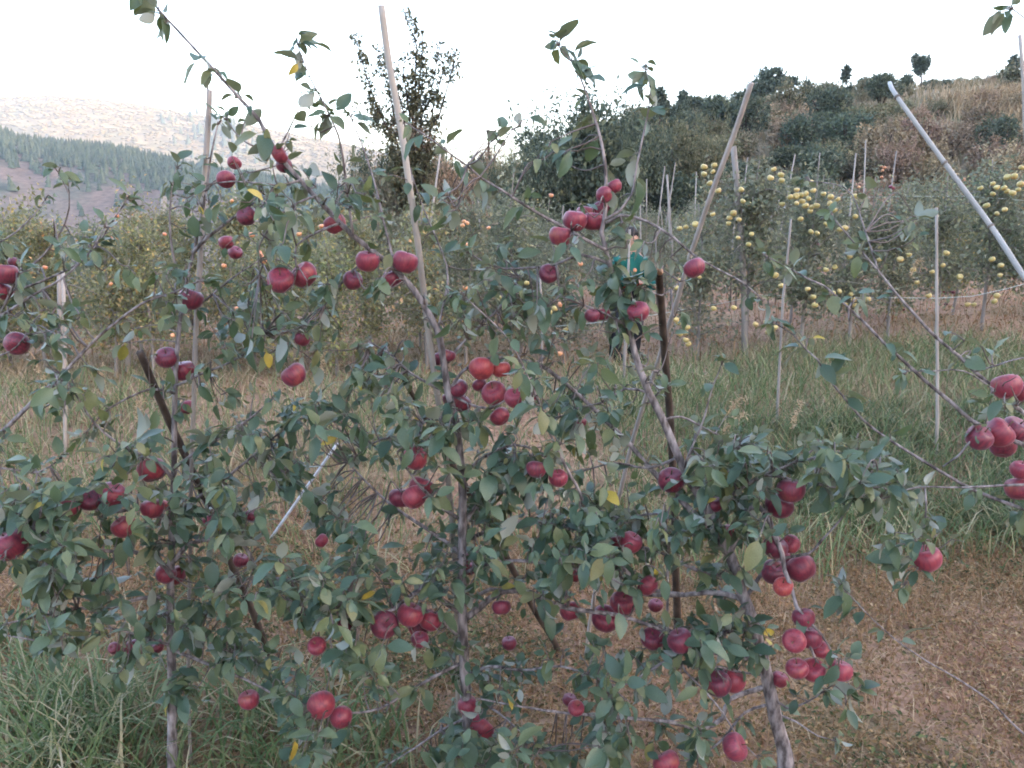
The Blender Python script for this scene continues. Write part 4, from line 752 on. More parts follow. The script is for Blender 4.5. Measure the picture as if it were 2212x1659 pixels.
# ------------------------------------------------------------------ red apples: sheet position, radius, label
APPLES = [l.strip().rsplit('|', 4) for l in '''
topmost red apple on the bamboo-staked tree, where the long sky shoot starts|B|604|333|17
red apple tucked just under the topmost apple at the sky shoot|B|614|358|15
small red apple beside the top of the slim pale stake, upper of two|A|506|352|13
red apple beside the top of the slim pale stake, lower of two|A|488|388|17
leaf-capped red apple alone on the forked branch right of the slim stake|A|533|467|18
upper of two small touching apples beside the slim pale stake|A|489|524|14
lower of two small touching apples beside the slim pale stake|A|508|546|13
round dusky apple hanging alone in front of the slim pale stake|A|412|646|22
darker of the two large apples side by side on the bent leader|B|606|606|25
brighter of the two large apples side by side on the bent leader|B|657|594|26
narrow dark apple hanging alone between the two apple pairs on the leader|B|762|606|19
apple tucked below the thick bent leader, beside an orange leaf|B|794|564|23
shaded apple under the thick bent leader close to the bamboo stake|B|848|600|19
large red apple touching the bamboo stake on its upper half|B|875|566|25
dark apple behind the thick part of the bent leader, hung high|B|724|483|21
lowest apple of the chain climbing the twin-shoot leader|C|1211|510|23
second lowest apple of the chain climbing the twin-shoot leader|C|1242|477|24
apple under the dark leaf in the chain on the twin-shoot leader|C|1281|478|23
apple hidden behind its neighbours in the chain on the twin-shoot leader|C|1264|462|19
apple above the dark leaf in the chain on the twin-shoot leader|C|1297|455|22
small apple showing its eye, near the top of the apple chain|C|1306|421|16
topmost apple of the chain climbing the twin-shoot leader|C|1327|403|15
dark apple hanging alone from the arching branch, person's side|C|1185|592|20
apple half hidden by the grey leaning pole|C|1500|579|21
large dusky apple with a leaf on its face, beside the broken post|C|1379|674|22
pinker of two small touching apples near the person in teal|C|1279|682|15
greener of two small touching apples near the person in teal|C|1301|679|15
faint pink apple half behind a dark leaf, left of the bamboo stake|B|652|733|15
bright-rimmed apple with a leaf across it, alone below the faint pink apple|B|635|810|24
upper apple of the pair beside the dark prop tip|A|361|773|21
lower apple of the pair beside the dark prop tip|A|396|801|23
red apple showing its eye at the picture edge, under the long bough|D|36|743|20
larger of three apples crowded at the picture edge above the long bough|D|12|592|20
lowest of three apples crowded at the picture edge above the long bough|D|6|628|17
small bright apple on top of three crowded at the picture edge|D|31|566|10
shaded apple half behind the slim pale stake at mid height|A|405|880|14
bright round apple with a yellow leaf under it, beside the dark prop|A|327|1015|24
purple-topped apple, uppermost of the cluster of three on the low bough|A|243|1068|23
bright apple in the middle of the cluster of three on the low bough|A|195|1080|20
half-hidden apple at the outer end of the cluster of three on the low bough|A|148|1096|17
deep purple apple hanging below the cluster of three|A|268|1138|21
pale-streaked apple beside the small orange one, close to the trunk|A|329|1098|20
small orange-red apple touching the pale-streaked one|A|355|1092|12
bright red apple alone between slim stake and pale leaf fan|A|461|1128|19
pinkish apple half hidden in leaves above the pale leaf fan|A|545|1115|14
big red apple cut by the picture edge, leaf across its lower half|D|20|1178|29
left one of two red apples hidden behind trunk leaves, low down|A|358|1240|18
brighter of two red apples hidden behind trunk leaves, low down|A|378|1243|20
middle of three small apples hanging in a row under the low bough|A|285|1397|14
innermost of three small apples hanging in a row, twig across it|A|339|1396|13
faint outermost of three small apples hanging in a row under the low bough|A|247|1400|10
red apple half behind a leaf, above the grass tuft|A|538|1512|18
apple showing its pale eye near the bottom, tallest of a touching pair|B|694|1524|25
bright lower apple touching the one with the pale eye|B|737|1550|20
small dark red apple alone above the pair near the bottom|B|685|1396|17
red apple half covered by a leaf, outer neighbour of the low cluster|B|743|1352|17
big bright apple at the outer end of the low cluster|B|830|1350|26
red apple under the pale hanging leaf, middle of the low cluster|B|886|1328|25
dark apple behind the pale hanging leaf in the low cluster|B|930|1340|22
shadowed apple at the heart of the low cluster|B|905|1355|21
lowest apple of the low cluster|B|907|1382|17
small pink apple alone in the grass gap beside the white rod|B|695|1168|13
pear-shaped dark apple hanging under the forked low branch|B|1083|1312|18
pink apple peeping between leaves on the bamboo-staked trunk|B|1003|1207|13
dark apple just under the branch stub on the bamboo-staked trunk|B|1014|1228|14
dull brownish apple hanging under the long low branch, past the dark prop|C|1232|1320|20
large pink apple with a leaf on it, lower of the touching pair|C|1307|1337|26
large red apple, upper of the touching pair on the long low branch|C|1346|1303|25
half-hidden pink apple above the large touching pair|C|1400|1265|20
sliver of pink apple behind leaves beside the large touching pair|C|1416|1308|14
dark red apple on the crossing twigs below the long low branch|C|1410|1380|22
red apple with a yellow leaf on it, on the crossing twigs|C|1470|1385|24
round red apple hanging from the level branch end, mid tree|C|1362|1172|22
dark apple hidden behind the one on the level branch end|C|1334|1170|15
bright sliver of apple beside a white curled leaf|C|1240|1243|14
apple hanging from the arching twig, darker of two|C|1158|1014|20
apple with pale top beside the one on the arching twig|C|1206|1033|19
big pink apple behind a broad leaf on the slanting trunk|C|1450|1038|26
apple alone above a bright leaf over a cluster of three|B|897|990|24
outermost apple of the cluster of three below the bright leaf|B|866|1075|24
apple at the back of the cluster of three below the bright leaf|B|895|1074|24
topmost apple of the cluster of three below the bright leaf|B|909|1053|25
brown-red apple on top of the pair at the trunk bend|B|990|840|20
deep red apple below the brown-red one at the trunk bend|B|996|870|21
small dark apple behind the pair at the trunk bend|B|970|862|14
large orange-flushed apple, upper one of the central cluster|B|1040|797|25
orange-flushed apple beside the large upper one of the central cluster|B|1082|798|20
largest glossy apple in the middle of the central cluster|B|1067|850|25
red apple hanging lowest in the central cluster, leaf beside it|B|1080|900|20
dark apple behind leaves at the outer side of the central cluster|C|1112|860|21
shadowed apple at the inner side of the central cluster|B|1036|832|15
red sliver of apple at the far tip of the central cluster|C|1150|852|14
dusky apple beside the bamboo stake above the trunk bend|B|968|768|15
dull half-hidden apple touching the bamboo stake above the trunk bend|B|948|775|14
upper of two big apples hanging at the bent pale stub|C|1708|1060|26
lower of two big apples hanging at the bent pale stub|C|1683|1093|27
dark round apple at the top of the bunch on the hanging branch|C|1674|1182|23
bright apple with a leaf above it, back of the hanging bunch|C|1708|1176|18
largest pink apple at the outer side of the hanging bunch|C|1730|1227|27
apple behind the thin twig in the middle of the hanging bunch|C|1693|1212|19
pink apple at the inner side of the hanging bunch|C|1670|1236|23
orange-red small apple at the bottom of the hanging bunch|C|1692|1268|18
pink apple heading the lower string on the hanging branch|C|1736|1335|20
round dusky apple with twig across, second in the lower string|C|1750|1378|22
shadowed apple behind the second one in the lower string|C|1716|1384|21
small pale-speckled apple in the lower string|C|1774|1404|16
deep red apple, inner one at the bottom of the lower string|C|1722|1445|20
bright red apple at the bottom middle of the lower string|C|1756|1448|21
bright red apple hanging apart at the outer end of the lower string|C|1816|1449|20
half-hidden red apple beside the thick trunk, below the lower string|C|1684|1468|15
darker of the two pressed-together pink apples below the crossing twigs|C|1551|1478|24
paler of the two pressed-together pink apples below the crossing twigs|C|1582|1470|24
round red apple hanging alone near the foot of the thick trunk|C|1587|1614|24
flattened apple hanging alone over the grass bank|E|2001|1207|25
flattened pink apple on the bare diagonal branch, at the picture edge|E|2175|835|24
apple cut by the picture edge, behind the flattened pink one|E|2210|846|18
innermost apple of the bunch at the diagonal branches' crossing|E|2115|946|22
top middle apple of the bunch at the diagonal branches' crossing|E|2158|935|25
outermost apple of the bunch at the diagonal branches' crossing|E|2194|928|24
lowest apple of the bunch at the diagonal branches' crossing|E|2166|964|22
half apple at the picture edge under the bunch of four|E|2206|1015|17
big apple at the picture edge above the level thin branch|E|2204|1056|24
purple apple above the pink one near the bottom of the bamboo-staked trunk|B|1010|1524|18
pink blurred apple in front of the bamboo-staked trunk near the bottom|B|1036|1572|27
red apple behind the long level twig near the bottom|C|1244|1530|15
purple apple peeping above the long level twig near the bottom|C|1230|1512|13
dark small apple in leaves beside the dark prop's foot|B|1100|1390|14
pale pink small apple behind the slanting bough, above silvery leaves|C|1255|912|11
small red apple wedged in the fork beside the bent pale stub|C|1577|1146|13
tiny red apple peeping above broad leaves on the slanting trunk|C|1512|1000|10
dull apple in shade among leaves right of the silvery shoot|C|1543|1090|17
apple cut off by the bottom edge below the crossing twigs|C|1440|1648|24
red glimpse of apple behind the pale leaf fan|A|520|1211|14
'''.strip().splitlines()]

def apple_mesh(k):
    g = np.random.default_rng(40 + k); ns, nr = 20, 13; th = np.linspace(0, math.pi, nr); V = []
    ph0 = g.uniform(0, 6.28); obl = g.uniform(.84, .97); lob = g.uniform(.02, .05); tilt = g.normal(0, .05, 2)
    for t in th:
        for q in range(ns):
            a = 2 * math.pi * q / ns; l_ = 1 + lob * math.cos(5 * a + ph0) * (t / math.pi) ** 2
            rr_ = math.sin(t) ** .92 * (1 + .10 * math.cos(t)) * l_; z = obl * math.cos(t) - .30 * math.exp(-(t / .42) ** 2) + .17 * math.exp(-((math.pi - t) / .36) ** 2)
            V.append((rr_ * math.cos(a), rr_ * math.sin(a), z + tilt[0] * rr_ * math.cos(a)))
    V = np.array(V); i = np.arange(nr - 1)[:, None] * ns; j = np.arange(ns)[None]
    Q = np.stack([i + j, i + ns + j, i + ns + (j + 1) % ns, i + (j + 1) % ns], -1).reshape(-1, 4)
    return V, Q, V[0, 2], V[-1, 2]

def apple_mat(name, dark, mid_, hot, patch, pw=.35, rough=.46, sheen=.12):
    m, nt, N, L, P = material(name)
    tc = N.new('ShaderNodeTexCoord'); oi = N.new('ShaderNodeObjectInfo'); mp = N.new('ShaderNodeMapping'); mp.inputs['Scale'].default_value = (1, 1, .22)
    ad = N.new('ShaderNodeVectorMath'); ad.operation = 'ADD'; L.new(tc.outputs['Object'], ad.inputs[0])
    sc_ = N.new('ShaderNodeMath'); sc_.operation = 'MULTIPLY'; sc_.inputs[1].default_value = 37; L.new(oi.outputs['Random'], sc_.inputs[0]); L.new(sc_.outputs[0], ad.inputs[1])
    L.new(ad.outputs[0], mp.inputs[0])
    st = N.new('ShaderNodeTexNoise'); st.inputs['Scale'].default_value = 6; st.inputs['Detail'].default_value = 5; L.new(mp.outputs[0], st.inputs['Vector'])
    r = ramp(N, [(.32, dark), (.52, mid_), (.75, hot)])
    # whole-fruit tone differs from apple to apple
    sh = N.new('ShaderNodeMapRange'); sh.inputs[3].default_value = -.16; sh.inputs[4].default_value = .16; L.new(oi.outputs['Random'], sh.inputs[0])
    sm = N.new('ShaderNodeMath'); sm.operation = 'ADD'; L.new(st.outputs[0], sm.inputs[0]); L.new(sh.outputs[0], sm.inputs[1]); L.new(sm.outputs[0], r.inputs[0])
    big = N.new('ShaderNodeTexNoise'); big.inputs['Scale'].default_value = .9; big.inputs['Detail'].default_value = 3; L.new(ad.outputs[0], big.inputs['Vector'])
    rp = ramp(N, [(.60, (0, 0, 0)), (.78, (pw, pw, pw))]); L.new(big.outputs[0], rp.inputs[0])
    mx = N.new('ShaderNodeMix'); mx.data_type = 'RGBA'; L.new(rp.outputs[0], mx.inputs[0]); L.new(r.outputs[0], mx.inputs[6]); mx.inputs[7].default_value = (*patch, 1)
    # pale lenticel specks
    vo_ = N.new('ShaderNodeTexVoronoi'); vo_.inputs['Scale'].default_value = 9; L.new(ad.outputs[0], vo_.inputs['Vector'])
    rv = ramp(N, [(.05, (.12, .12, .12)), (.11, (0, 0, 0))]); L.new(vo_.outputs['Distance'], rv.inputs[0])
    m2 = N.new('ShaderNodeMix'); m2.data_type = 'RGBA'; L.new(rv.outputs[0], m2.inputs[0]); L.new(mx.outputs[2], m2.inputs[6]); m2.inputs[7].default_value = (.55, .38, .30, 1)
    L.new(m2.outputs[2], P.inputs['Base Color']); P.inputs['Roughness'].default_value = rough; P.inputs['Specular IOR Level'].default_value = .42
    P.inputs['Sheen Weight'].default_value = sheen; P.inputs['Sheen Tint'].default_value = (.85, .8, 1, 1); P.inputs['Sheen Roughness'].default_value = .5
    return m
M_apple = apple_mat('red_apple_skin', (.085, .011, .025), (.16, .017, .033), (.235, .03, .042), (.32, .11, .055), .5)
M_apple_o = apple_mat('orange_apple_skin', (.22, .022, .03), (.31, .045, .04), (.38, .085, .05), (.42, .17, .07))
M_apple_y = apple_mat('yellow_apple_skin', (.29, .235, .08), (.38, .29, .10), (.44, .31, .12), (.50, .20, .10), .8)
M_apple_g = apple_mat('orange_background_apple', (.42, .15, .07), (.50, .22, .10), (.54, .28, .12), (.46, .11, .06), .6)
M_stem = noise_mat('apple_stem', (.06, .04, .025), (.12, .085, .05), 60, .8, 0)
AM = []
for k in range(5):
    V, Q, zt_, zb_ = apple_mesh(k); a1 = fast_mesh('apple', V, None, Q, M_apple, None, True); a2 = a1.copy(); a2.materials.clear(); a2.materials.append(M_apple_o)
    s = Acc(); s.tube([(0, 0, zt_ - .02), (.05, 0, zt_ + .2), (.12, .03, zt_ + .5)], [.05, .035, .055], 5); c = Acc()
    for q in range(5):
        a = q * 1.2566; d = np.array([math.cos(a), math.sin(a), 0]); n_ = np.array([-d[1], d[0], 0])
        c.add([d * .03 + n_ * .04 + [0, 0, zb_ + .03], d * .03 - n_ * .04 + [0, 0, zb_ + .03], d * .15 + [0, 0, zb_ - .05]], None, [(0, 1, 2)])
    AM.append((a1, a2, s.mesh('stem', M_stem), c.mesh('calyx', M_stem)))
AP = []                                             # every apple placed: x, y, z, r
ga = np.random.default_rng(77)
for lb, tk, x, y, r in APPLES:
    x, y, r = float(x), float(y), float(r); t_ = TREES[tk]; dpx = np.hypot(t_['Spx'][:, 0] - x, t_['Spx'][:, 1] - y)
    Y = t_['S'][int(np.argmin(dpx)), 1] + .02 * ga.normal()
    if r < 15: Y += .22
    p = at(x, y, Y); rw = r * np.linalg.norm(p - [0, 0, CAMZ]) * np.cos(0) / FD * 1.1
    rw = min(rw, .053)
    for it in range(30):
        bad = [q for q in AP if np.linalg.norm(p - q[:3]) < (rw + q[3]) * .93]
        if not bad: break
        Y += .012; p = at(x, y, Y)
    AP.append(np.array([*p, rw])); k = int(ga.integers(0, 5)); om_ = 'orange-' in lb
    o = obj('red_apple', AM[k][1 if om_ else 0], None, p); o.scale = (rw, rw, rw)
    o.rotation_euler = (ga.normal(0, .38), ga.normal(0, .38), ga.uniform(0, 6.28))
    if ' eye' in lb: o.rotation_euler = (-1.2, .2, .4)
    obj('stem', AM[k][2], o); obj('calyx', AM[k][3], o); tag(o, lb, 'apple', 'red apples on the front trees')
AP = np.array(AP); APX = proj(AP[:, :3]); APR = AP[:, 3] * FD / APX[:, 2]

# ------------------------------------------------------------------ yellow and orange apples on the trees behind
def crop(cx, cy, ox, oy): return ox + cx * .3418, oy + cy * .3418
YEL = [(190,1055),(255,1045),(245,1085),(190,1100),(225,1158),(280,1205),(235,1215),(425,1198),(435,1272),(472,1288),(375,1348),(350,1378),(245,1355),(410,1388),(345,1412),(135,1418),(75,1435),(35,1445),(405,1503),(490,1480),(470,1545),(630,1070),(610,1125),(675,1105),(680,1140),(775,1200),(735,1245),(770,1240),(800,1235),(835,1225),(870,1155),(880,1205),(850,1255),(810,1272),(775,1285),(830,1300),(870,1310),(900,1300),(945,1225),(990,1245),(1035,1260),(985,1285),(1015,1330),(860,1335),(800,1385),(1145,1370),(1140,1240),(960,1415),(1050,1450),(1080,1440),(865,1465),(905,1475),(685,1290),
       (2195,1060),(2150,1115),(2105,1120),(2015,1160),(2040,1185),(1935,1190),(2105,1210),(2140,1220),(2175,1200),(2085,1190),(2015,1225),(1975,1300),(2040,1350),(2090,1325),(2190,1165),(1485,1610),(1430,1640),(1720,1600),(2010,1640),(1110,1620),(1300,1640)]
YEL2 = [(2065,98),(2060,160),(1630,138),(1700,98),(1805,170),(1510,125),(960,125),(1015,110),(640,160),(675,225),(378,365),(845,248),(880,297),(1000,275),(1045,262),(1120,282),(1135,315),(1140,350),(980,358),(890,350),(1080,345),(1225,313),(1610,290),(2040,290),(2025,325),(1895,345),(1855,345),(1535,205),(1190,95),(590,520),(640,490),(515,470),(580,455),(160,170),(40,190),(15,240),(250,370),(25,460),(85,490),(70,525),(35,530),(75,570),(90,595),(12,440),(600,490),(620,515)]
YEL3 = [(1195,210),(1340,395),(1375,370),(1480,352),(1470,483),(1440,505),(1010,205),(1030,300)]
ORA = [crop(a, b, 729, 540) for a, b in [(1075,135),(810,240),(830,345),(1235,270),(1405,345),(825,445),(1535,88),(1880,128),(1405,655)]] + [crop(a, b, 0, 0) for a, b in [(745,1505),(1040,1480),(1465,1270),(2130,1330),(1375,1370),(1815,1370),(1590,1485),(740,1365),(2030,1430),(1890,1480),(1640,1600),(1670,1645),(700,1500)]] + \
      [crop(a, b, 0, 540) for a, b in [(1415,100),(1130,150),(1670,70),(1650,40),(700,215),(1295,205),(1495,370),(1090,540),(1410,538),(1485,510),(285,110)]] + [crop(a, b, 1456, 0) for a, b in [(1310,1050),(1330,1060),(1318,1078),(1830,1130),(1842,1140),(1525,1425),(1312,1120),(1170,1182)]] + [crop(a, b, 729, 0) for a, b in [(800,1400),(820,1410),(790,1425),(955,1440),(1350,1235),(810,1545)]]
sm = apple_mesh(2); ym = [fast_mesh('apple', sm[0], None, sm[1], m_, None, True) for m_ in (M_apple_y, M_apple_g, M_apple)]
def bg_apple(x, y, Y, rpx, k, lb, gp, nm):
    p = at(x, y, Y); o = obj(nm, ym[k], None, p); rw = rpx * Y * 1.02 / FD; o.scale = (rw, rw, rw * .95); o.rotation_euler = (ga.normal(0, .4), ga.normal(0, .4), ga.uniform(0, 6.28)); tag(o, lb, 'apple', gp)
for src, ox, oy in ((YEL, 1456, 0), (YEL2, 1456, 540), (YEL3, 729, 540)):
    for a, b in src:
        x, y = crop(a, b, ox, oy)
        if src is YEL3: lb = 'yellow apple between the arching branch and the person in teal'
        elif x < 1560 and y > 680: lb = 'green-yellow apple in the low bunch beside the broken post'
        elif x < 1640 and y < 560: lb = 'yellow apple around the thick pale stake and leaning grey pole'
        elif 1690 < x < 1860 and y < 480: lb = 'yellow apple in the dense heap topping its tree'
        elif x > 2080 and y < 480: lb = 'yellow apple in the crowded bunch above the bamboo pole'
        elif y > 610: lb = 'yellow apple on the low branches over the dry grass'
        else: lb = 'yellow apple scattered at mid height among the yellow-apple trees'
        bg_apple(x, y, 7.95 + ga.uniform(-.15, .2) + (.4 if x > 1800 else 0), ga.uniform(5.0, 7.2), 0, lb, lb.replace('apple', 'apples', 1), 'yellow_apple')
for x, y in ORA:
    lb = 'small orange apple high on a far row tree' if x > 1700 else 'orange apple among the yellowing trees down the valley side' if x < 735 else 'orange apple on the trees behind the central cluster'
    bg_apple(x, y, (14 if x > 1700 else 7.0 if x < 900 else 7.7) + ga.uniform(-.5, .3), ga.uniform(2.8, 3.8) if x > 1700 else ga.uniform(4.0, 6.2), 1, lb, lb.replace('apple', 'apples', 1), 'orange_apple')
for x, y in [crop(a, b, 1456, 540) for a, b in [(1705,262),(1720,270),(1745,262),(1765,268),(1720,342),(1450,375),(2110,240),(2150,180)]] + [crop(a, b, 1456, 0) for a, b in [(1370,1180),(1385,1190),(1345,1410),(1385,1390),(1445,1450),(905,1545),(1780,1515)]] + [crop(a, b, 0, 540) for a, b in [(895,150),(820,240),(910,240),(915,265),(825,705),(855,195)]]:
    lb = 'dark red apple far among the rows past the yellow-apple trees' if x > 1500 else 'dark red apple far among the yellowing trees'
    bg_apple(x, y, 10.5, ga.uniform(3, 4.5), 2, lb, lb.replace('apple', 'apples', 1), 'far_red_apple')

# ------------------------------------------------------------------ twigs and leaves of the front trees
def put_leaf(t_, P, d, n, s):
    t_['lf'].append((P, d, n, s))
def spur(t_, P, d, L_, nl, ls):
    """a twig from P along d with nl leaves"""
    d = norm(d); e = P + d * L_; m = P + d * L_ * .5 + np.array([0, 0, .02 * L_ / .1]) * rng.normal()
    pts = smooth_path([P, m, e], .025); t_['tw'].tube(pts - t_['root'], np.linspace(.0024, .0012, len(pts)), 4, cap=False)
    for q in range(nl):
        f = rng.uniform(.3, 1) if q else 1.; c = pts[min(len(pts) - 1, int(f * (len(pts) - 1)))]
        side = norm(np.cross(d, rng.normal(size=3))); ld = norm(d * rng.uniform(.15, .8) + side * rng.uniform(.5, 1.1) + np.array([0, 0, rng.uniform(-.75, .12)]))
        n = norm(np.array([0, 0, 1.]) + rng.normal(size=3) * .42 + np.array([0, -.12, 0]))
        s = ls * (rng.uniform(.5, 1.15) if rng.random() < .75 else rng.uniform(1.1, 1.6)); put_leaf(t_, c + ld * .2 * s, ld, n, s)
LEAF = .0485
for key, t_ in TREES.items():
    for bi, (P, dens) in enumerate(t_['skel']):
        n = len(P); L_ = n * .03; k = rng.poisson(dens * L_ * 1.25); T = norm(np.gradient(P[:, :3], axis=0))
        lo = .02 if bi else .12
        for i in np.sort((rng.random(k) * (1 - lo) + lo) ** .85 * (n - 1)).astype(int):
            thick = P[i, 3]
            if thick > .011 and rng.random() < .75: continue
            v = norm(rng.normal(size=3) * [1, 1, .8] + [0, -.1, .45]); v = norm(v - T[i] * np.dot(v, T[i]) * .5 + T[i] * .35)
            shoot = P[i, 3] < .0028 and dens >= 8
            spur(t_, P[i, :3], v, rng.uniform(.015, .04) if rng.random() < .7 else rng.uniform(.05, .12), int(rng.integers(5, 9) if P[i, 2] < 1.45 else rng.integers(3, 6)), LEAF * (rng.uniform(.8, 1.15) if P[i, 2] < 1.45 else rng.uniform(.7, 1.05)))
        for q in range(4): spur(t_, P[-1, :3], norm(T[-1] + rng.normal(size=3) * .5), .02, 2, LEAF * .8)
# leaves standing alone along the long bare shoots
SHOOT = [('B', x, y) for x, y in [(318, 5), (332, 12), (350, 28), (372, 55), (434, 120), (445, 130), (470, 158), (478, 165), (520, 215), (548, 245), (575, 285), (645, 97), (655, 120), (668, 150), (680, 180), (700, 222), (712, 245), (760, 257), (780, 300), (800, 360), (890, 380), (905, 420)]] + \
    [('C', x, y) for x, y in [(1207, 102), (1215, 108), (1228, 125), (1240, 145), (1255, 171), (1262, 190), (1270, 210), (1279, 239), (1290, 270), (1298, 300), (1305, 340), (1397, 152), (1404, 175), (1406, 195), (1404, 220), (1398, 255), (1390, 295), (1380, 340), (1372, 380), (886, 273), (914, 291), (950, 318), (982, 342), (1010, 360), (1040, 385), (1085, 411), (1120, 435)]] + \
    [('C', x, y) for x, y in [(1340, 640), (1325, 600), (1345, 660), (1340, 632), (1352, 690), (1330, 610), (1316, 570), (1320, 584), (1370, 622), (1395, 622)] for _ in range(3)] + \
    [('E', x, y) for x, y in [(2190, 22), (1912, 742), (1664, 557), (1712, 584), (1743, 602), (1935, 632), (1860, 540), (1678, 702), (1716, 725), (1740, 755), (1770, 785), (1794, 824), (1822, 858), (2071, 769), (1818, 1268), (1840, 1290), (1866, 1318), (1911, 1359), (1941, 1386)]]
for key, x, y in SHOOT:
    t_ = TREES[key]; i = int(np.argmin(np.hypot(t_['Spx'][:, 0] - x, t_['Spx'][:, 1] - y))); spur(t_, t_['S'][i], norm(rng.normal(size=3) + [0, 0, .4]), .012, 1 + int(rng.integers(1, 4)), LEAF * rng.uniform(1.0, 1.4))
# pale shoots that show the silvery undersides, and a few broad leaves
for key, x, y, nl, ls in [('C', 1345, 975, 8, .062), ('C', 1280, 768, 7, .055), ('C', 1785, 1490, 5, .075), ('C', 1850, 975, 7, .055), ('C', 1740, 960, 7, .055), ('C', 1800, 1010, 6, .055), ('C', 1560, 960, 6, .055), ('A', 540, 1165, 6, .085), ('A', 570, 1180, 4, .09), ('A', 525, 1240, 3, .095), ('A', 650, 1230, 4, .075), ('B', 900, 1390, 4, .05), ('B', 1120, 1480, 4, .065), ('B', 345, 28, 3, .06), ('C', 1640, 940, 5, .055), ('C', 1590, 1080, 4, .06), ('A', 120, 1120, 5, .065), ('B', 870, 870, 5, .05), ('B', 720, 1040, 5, .05), ('E', 1960, 1230, 4, .06)]:
    t_ = TREES[key]; i = int(np.argmin(np.hypot(t_['Spx'][:, 0] - x, t_['Spx'][:, 1] - y))); S = t_['S'][i]; c = at(x, y, S[1] - .03)
    if np.linalg.norm(c - S) > .015: t_['tw'].tube(smooth_path([S, (S + c) / 2 + [0, 0, .01], c], .03) - t_['root'], .002, 4, cap=False)
    for q in range(nl):
        a = 6.283 * q / nl + rng.normal(0, .25); ld = norm(np.array([math.cos(a), -.3, .35 + .75 * math.sin(a)])); s_ = ls * rng.uniform(.55, .95)
        put_leaf(t_, c + ld * .26 * s_, ld, norm(np.array([0, 1., .1]) + rng.normal(size=3) * .35), s_)
for x, y, a in [(1335, 512, .2), (1352, 506, 2.6), (1368, 520, -.4), (1362, 585, -.9), (1345, 592, 3.9), (1376, 600, -.3), (1352, 618, -1.4), (1338, 640, 3.6), (1366, 645, -1.1), (1330, 615, 3.3), (1350, 665, 4.2), (1395, 650, -.6)]:
    t_ = TREES['C']; i = int(np.argmin(np.hypot(t_['Spx'][:, 0] - x, t_['Spx'][:, 1] - y))); S = t_['S'][i]; c = at(x, y, S[1] - .02); ld = norm(np.array([math.cos(a), -.15, math.sin(a) * .9]))
    t_['tw'].tube(smooth_path([S, (S + c) / 2 + [0, 0, .01], c], .03) - t_['root'], .0016, 4, cap=False); put_leaf(t_, c, ld, norm(np.array([0, -.8, .6]) + rng.normal(size=3) * .3), LEAF * rng.uniform(.8, 1.15))
FILL = [('A', 0, 1060, 240, 1380, 60), ('A', 240, 1050, 620, 1440, 80), ('A', 230, 880, 620, 1080, 34), ('A', 420, 420, 640, 720, 26), ('A', 280, 1380, 620, 1480, 14), ('A', 560, 880, 760, 1100, 18),
        ('B', 560, 380, 760, 720, 34), ('B', 640, 600, 930, 920, 48), ('B', 690, 930, 980, 1180, 30), ('B', 700, 1180, 1000, 1420, 40), ('B', 1000, 1140, 1340, 1300, 44), ('B', 860, 1400, 1340, 1650, 64), ('B', 660, 1440, 860, 1600, 12), ('B', 1010, 880, 1250, 1120, 26), ('B', 960, 560, 1150, 760, 20),
        ('C', 1180, 300, 1440, 480, 10), ('C', 1180, 500, 1420, 760, 20), ('C', 1100, 780, 1420, 1000, 24), ('C', 1250, 980, 1560, 1220, 44), ('C', 1340, 1180, 1600, 1420, 36), ('C', 1500, 920, 1780, 1120, 36), ('C', 1600, 1080, 1720, 1260, 7), ('C', 1200, 1420, 1620, 1640, 16), ('C', 1780, 940, 1930, 1080, 14), ('C', 1690, 1340, 1830, 1500, 4), ('C', 930, 280, 1120, 440, 6),
        ('B', 580, 700, 920, 1000, 34), ('A', 230, 640, 420, 880, 10), ('A', 440, 700, 640, 900, 12), ('B', 1000, 600, 1180, 800, 14), ('C', 1080, 680, 1330, 860, 14), ('C', 1380, 560, 1500, 760, 4), ('B', 1000, 1000, 1250, 1130, 14), ('B', 600, 1150, 760, 1320, 16),
        ('D', 0, 470, 260, 700, 16), ('D', 0, 560, 130, 1000, 22), ('D', 0, 1000, 160, 1250, 20), ('D', 130, 600, 420, 720, 12),
        ('E', 2060, 740, 2212, 860, 9), ('E', 1820, 460, 2040, 700, 6), ('E', 1940, 1080, 2040, 1280, 5), ('E', 1850, 930, 2120, 1080, 6)]
for key, x0, y0, x1, y1, n in FILL:
    t_ = TREES[key]
    m_ = max(2, n // 4); cx_ = rng.uniform(x0, x1, m_); cy_ = rng.uniform(y0, y1, m_)
    for q in range(int(n * (2.0 if y0 > 850 else 1.6))):
        c = int(rng.integers(0, m_)); x, y = cx_[c] + rng.normal(0, 26), cy_[c] + rng.normal(0, 20); dpx = np.hypot(t_['Spx'][:, 0] - x, t_['Spx'][:, 1] - y); i = int(np.argmin(dpx))
        if dpx[i] > 130: continue
        S = t_['S'][i]; tgt = at(x, y, S[1] + rng.normal(0, .13)); v = tgt - S; L_ = np.linalg.norm(v)
        if L_ < .02: continue
        pts = smooth_path([S, S + v * .5 + np.array([0, 0, .12 * L_ * rng.normal()]), tgt], .03); t_['tw'].tube(pts - t_['root'], np.linspace(.003, .0014, len(pts)), 4, cap=False)
        spur(t_, tgt, norm(v + rng.normal(size=3) * .05), rng.uniform(.02, .07), int(rng.integers(4, 8) if tgt[2] < 1.45 else rng.integers(3, 6)), LEAF * rng.uniform(.85, 1.2) * (1 if tgt[2] < 1.45 else .88))
RODPX = [(np.array([729 - 150 * f, 958 + 212 * f, 9.]), 17.) for f in np.linspace(0, 1., 13)]      # the white rod shows through a gap in the leaves
RODPX += [(np.array([x, y, 9.]), r_) for x, y, r_ in ((1345, 556, 17.), (1362, 552, 17.), (1384, 715, 14.), (1384, 745, 14.))]      # the worker glimpsed between leaves
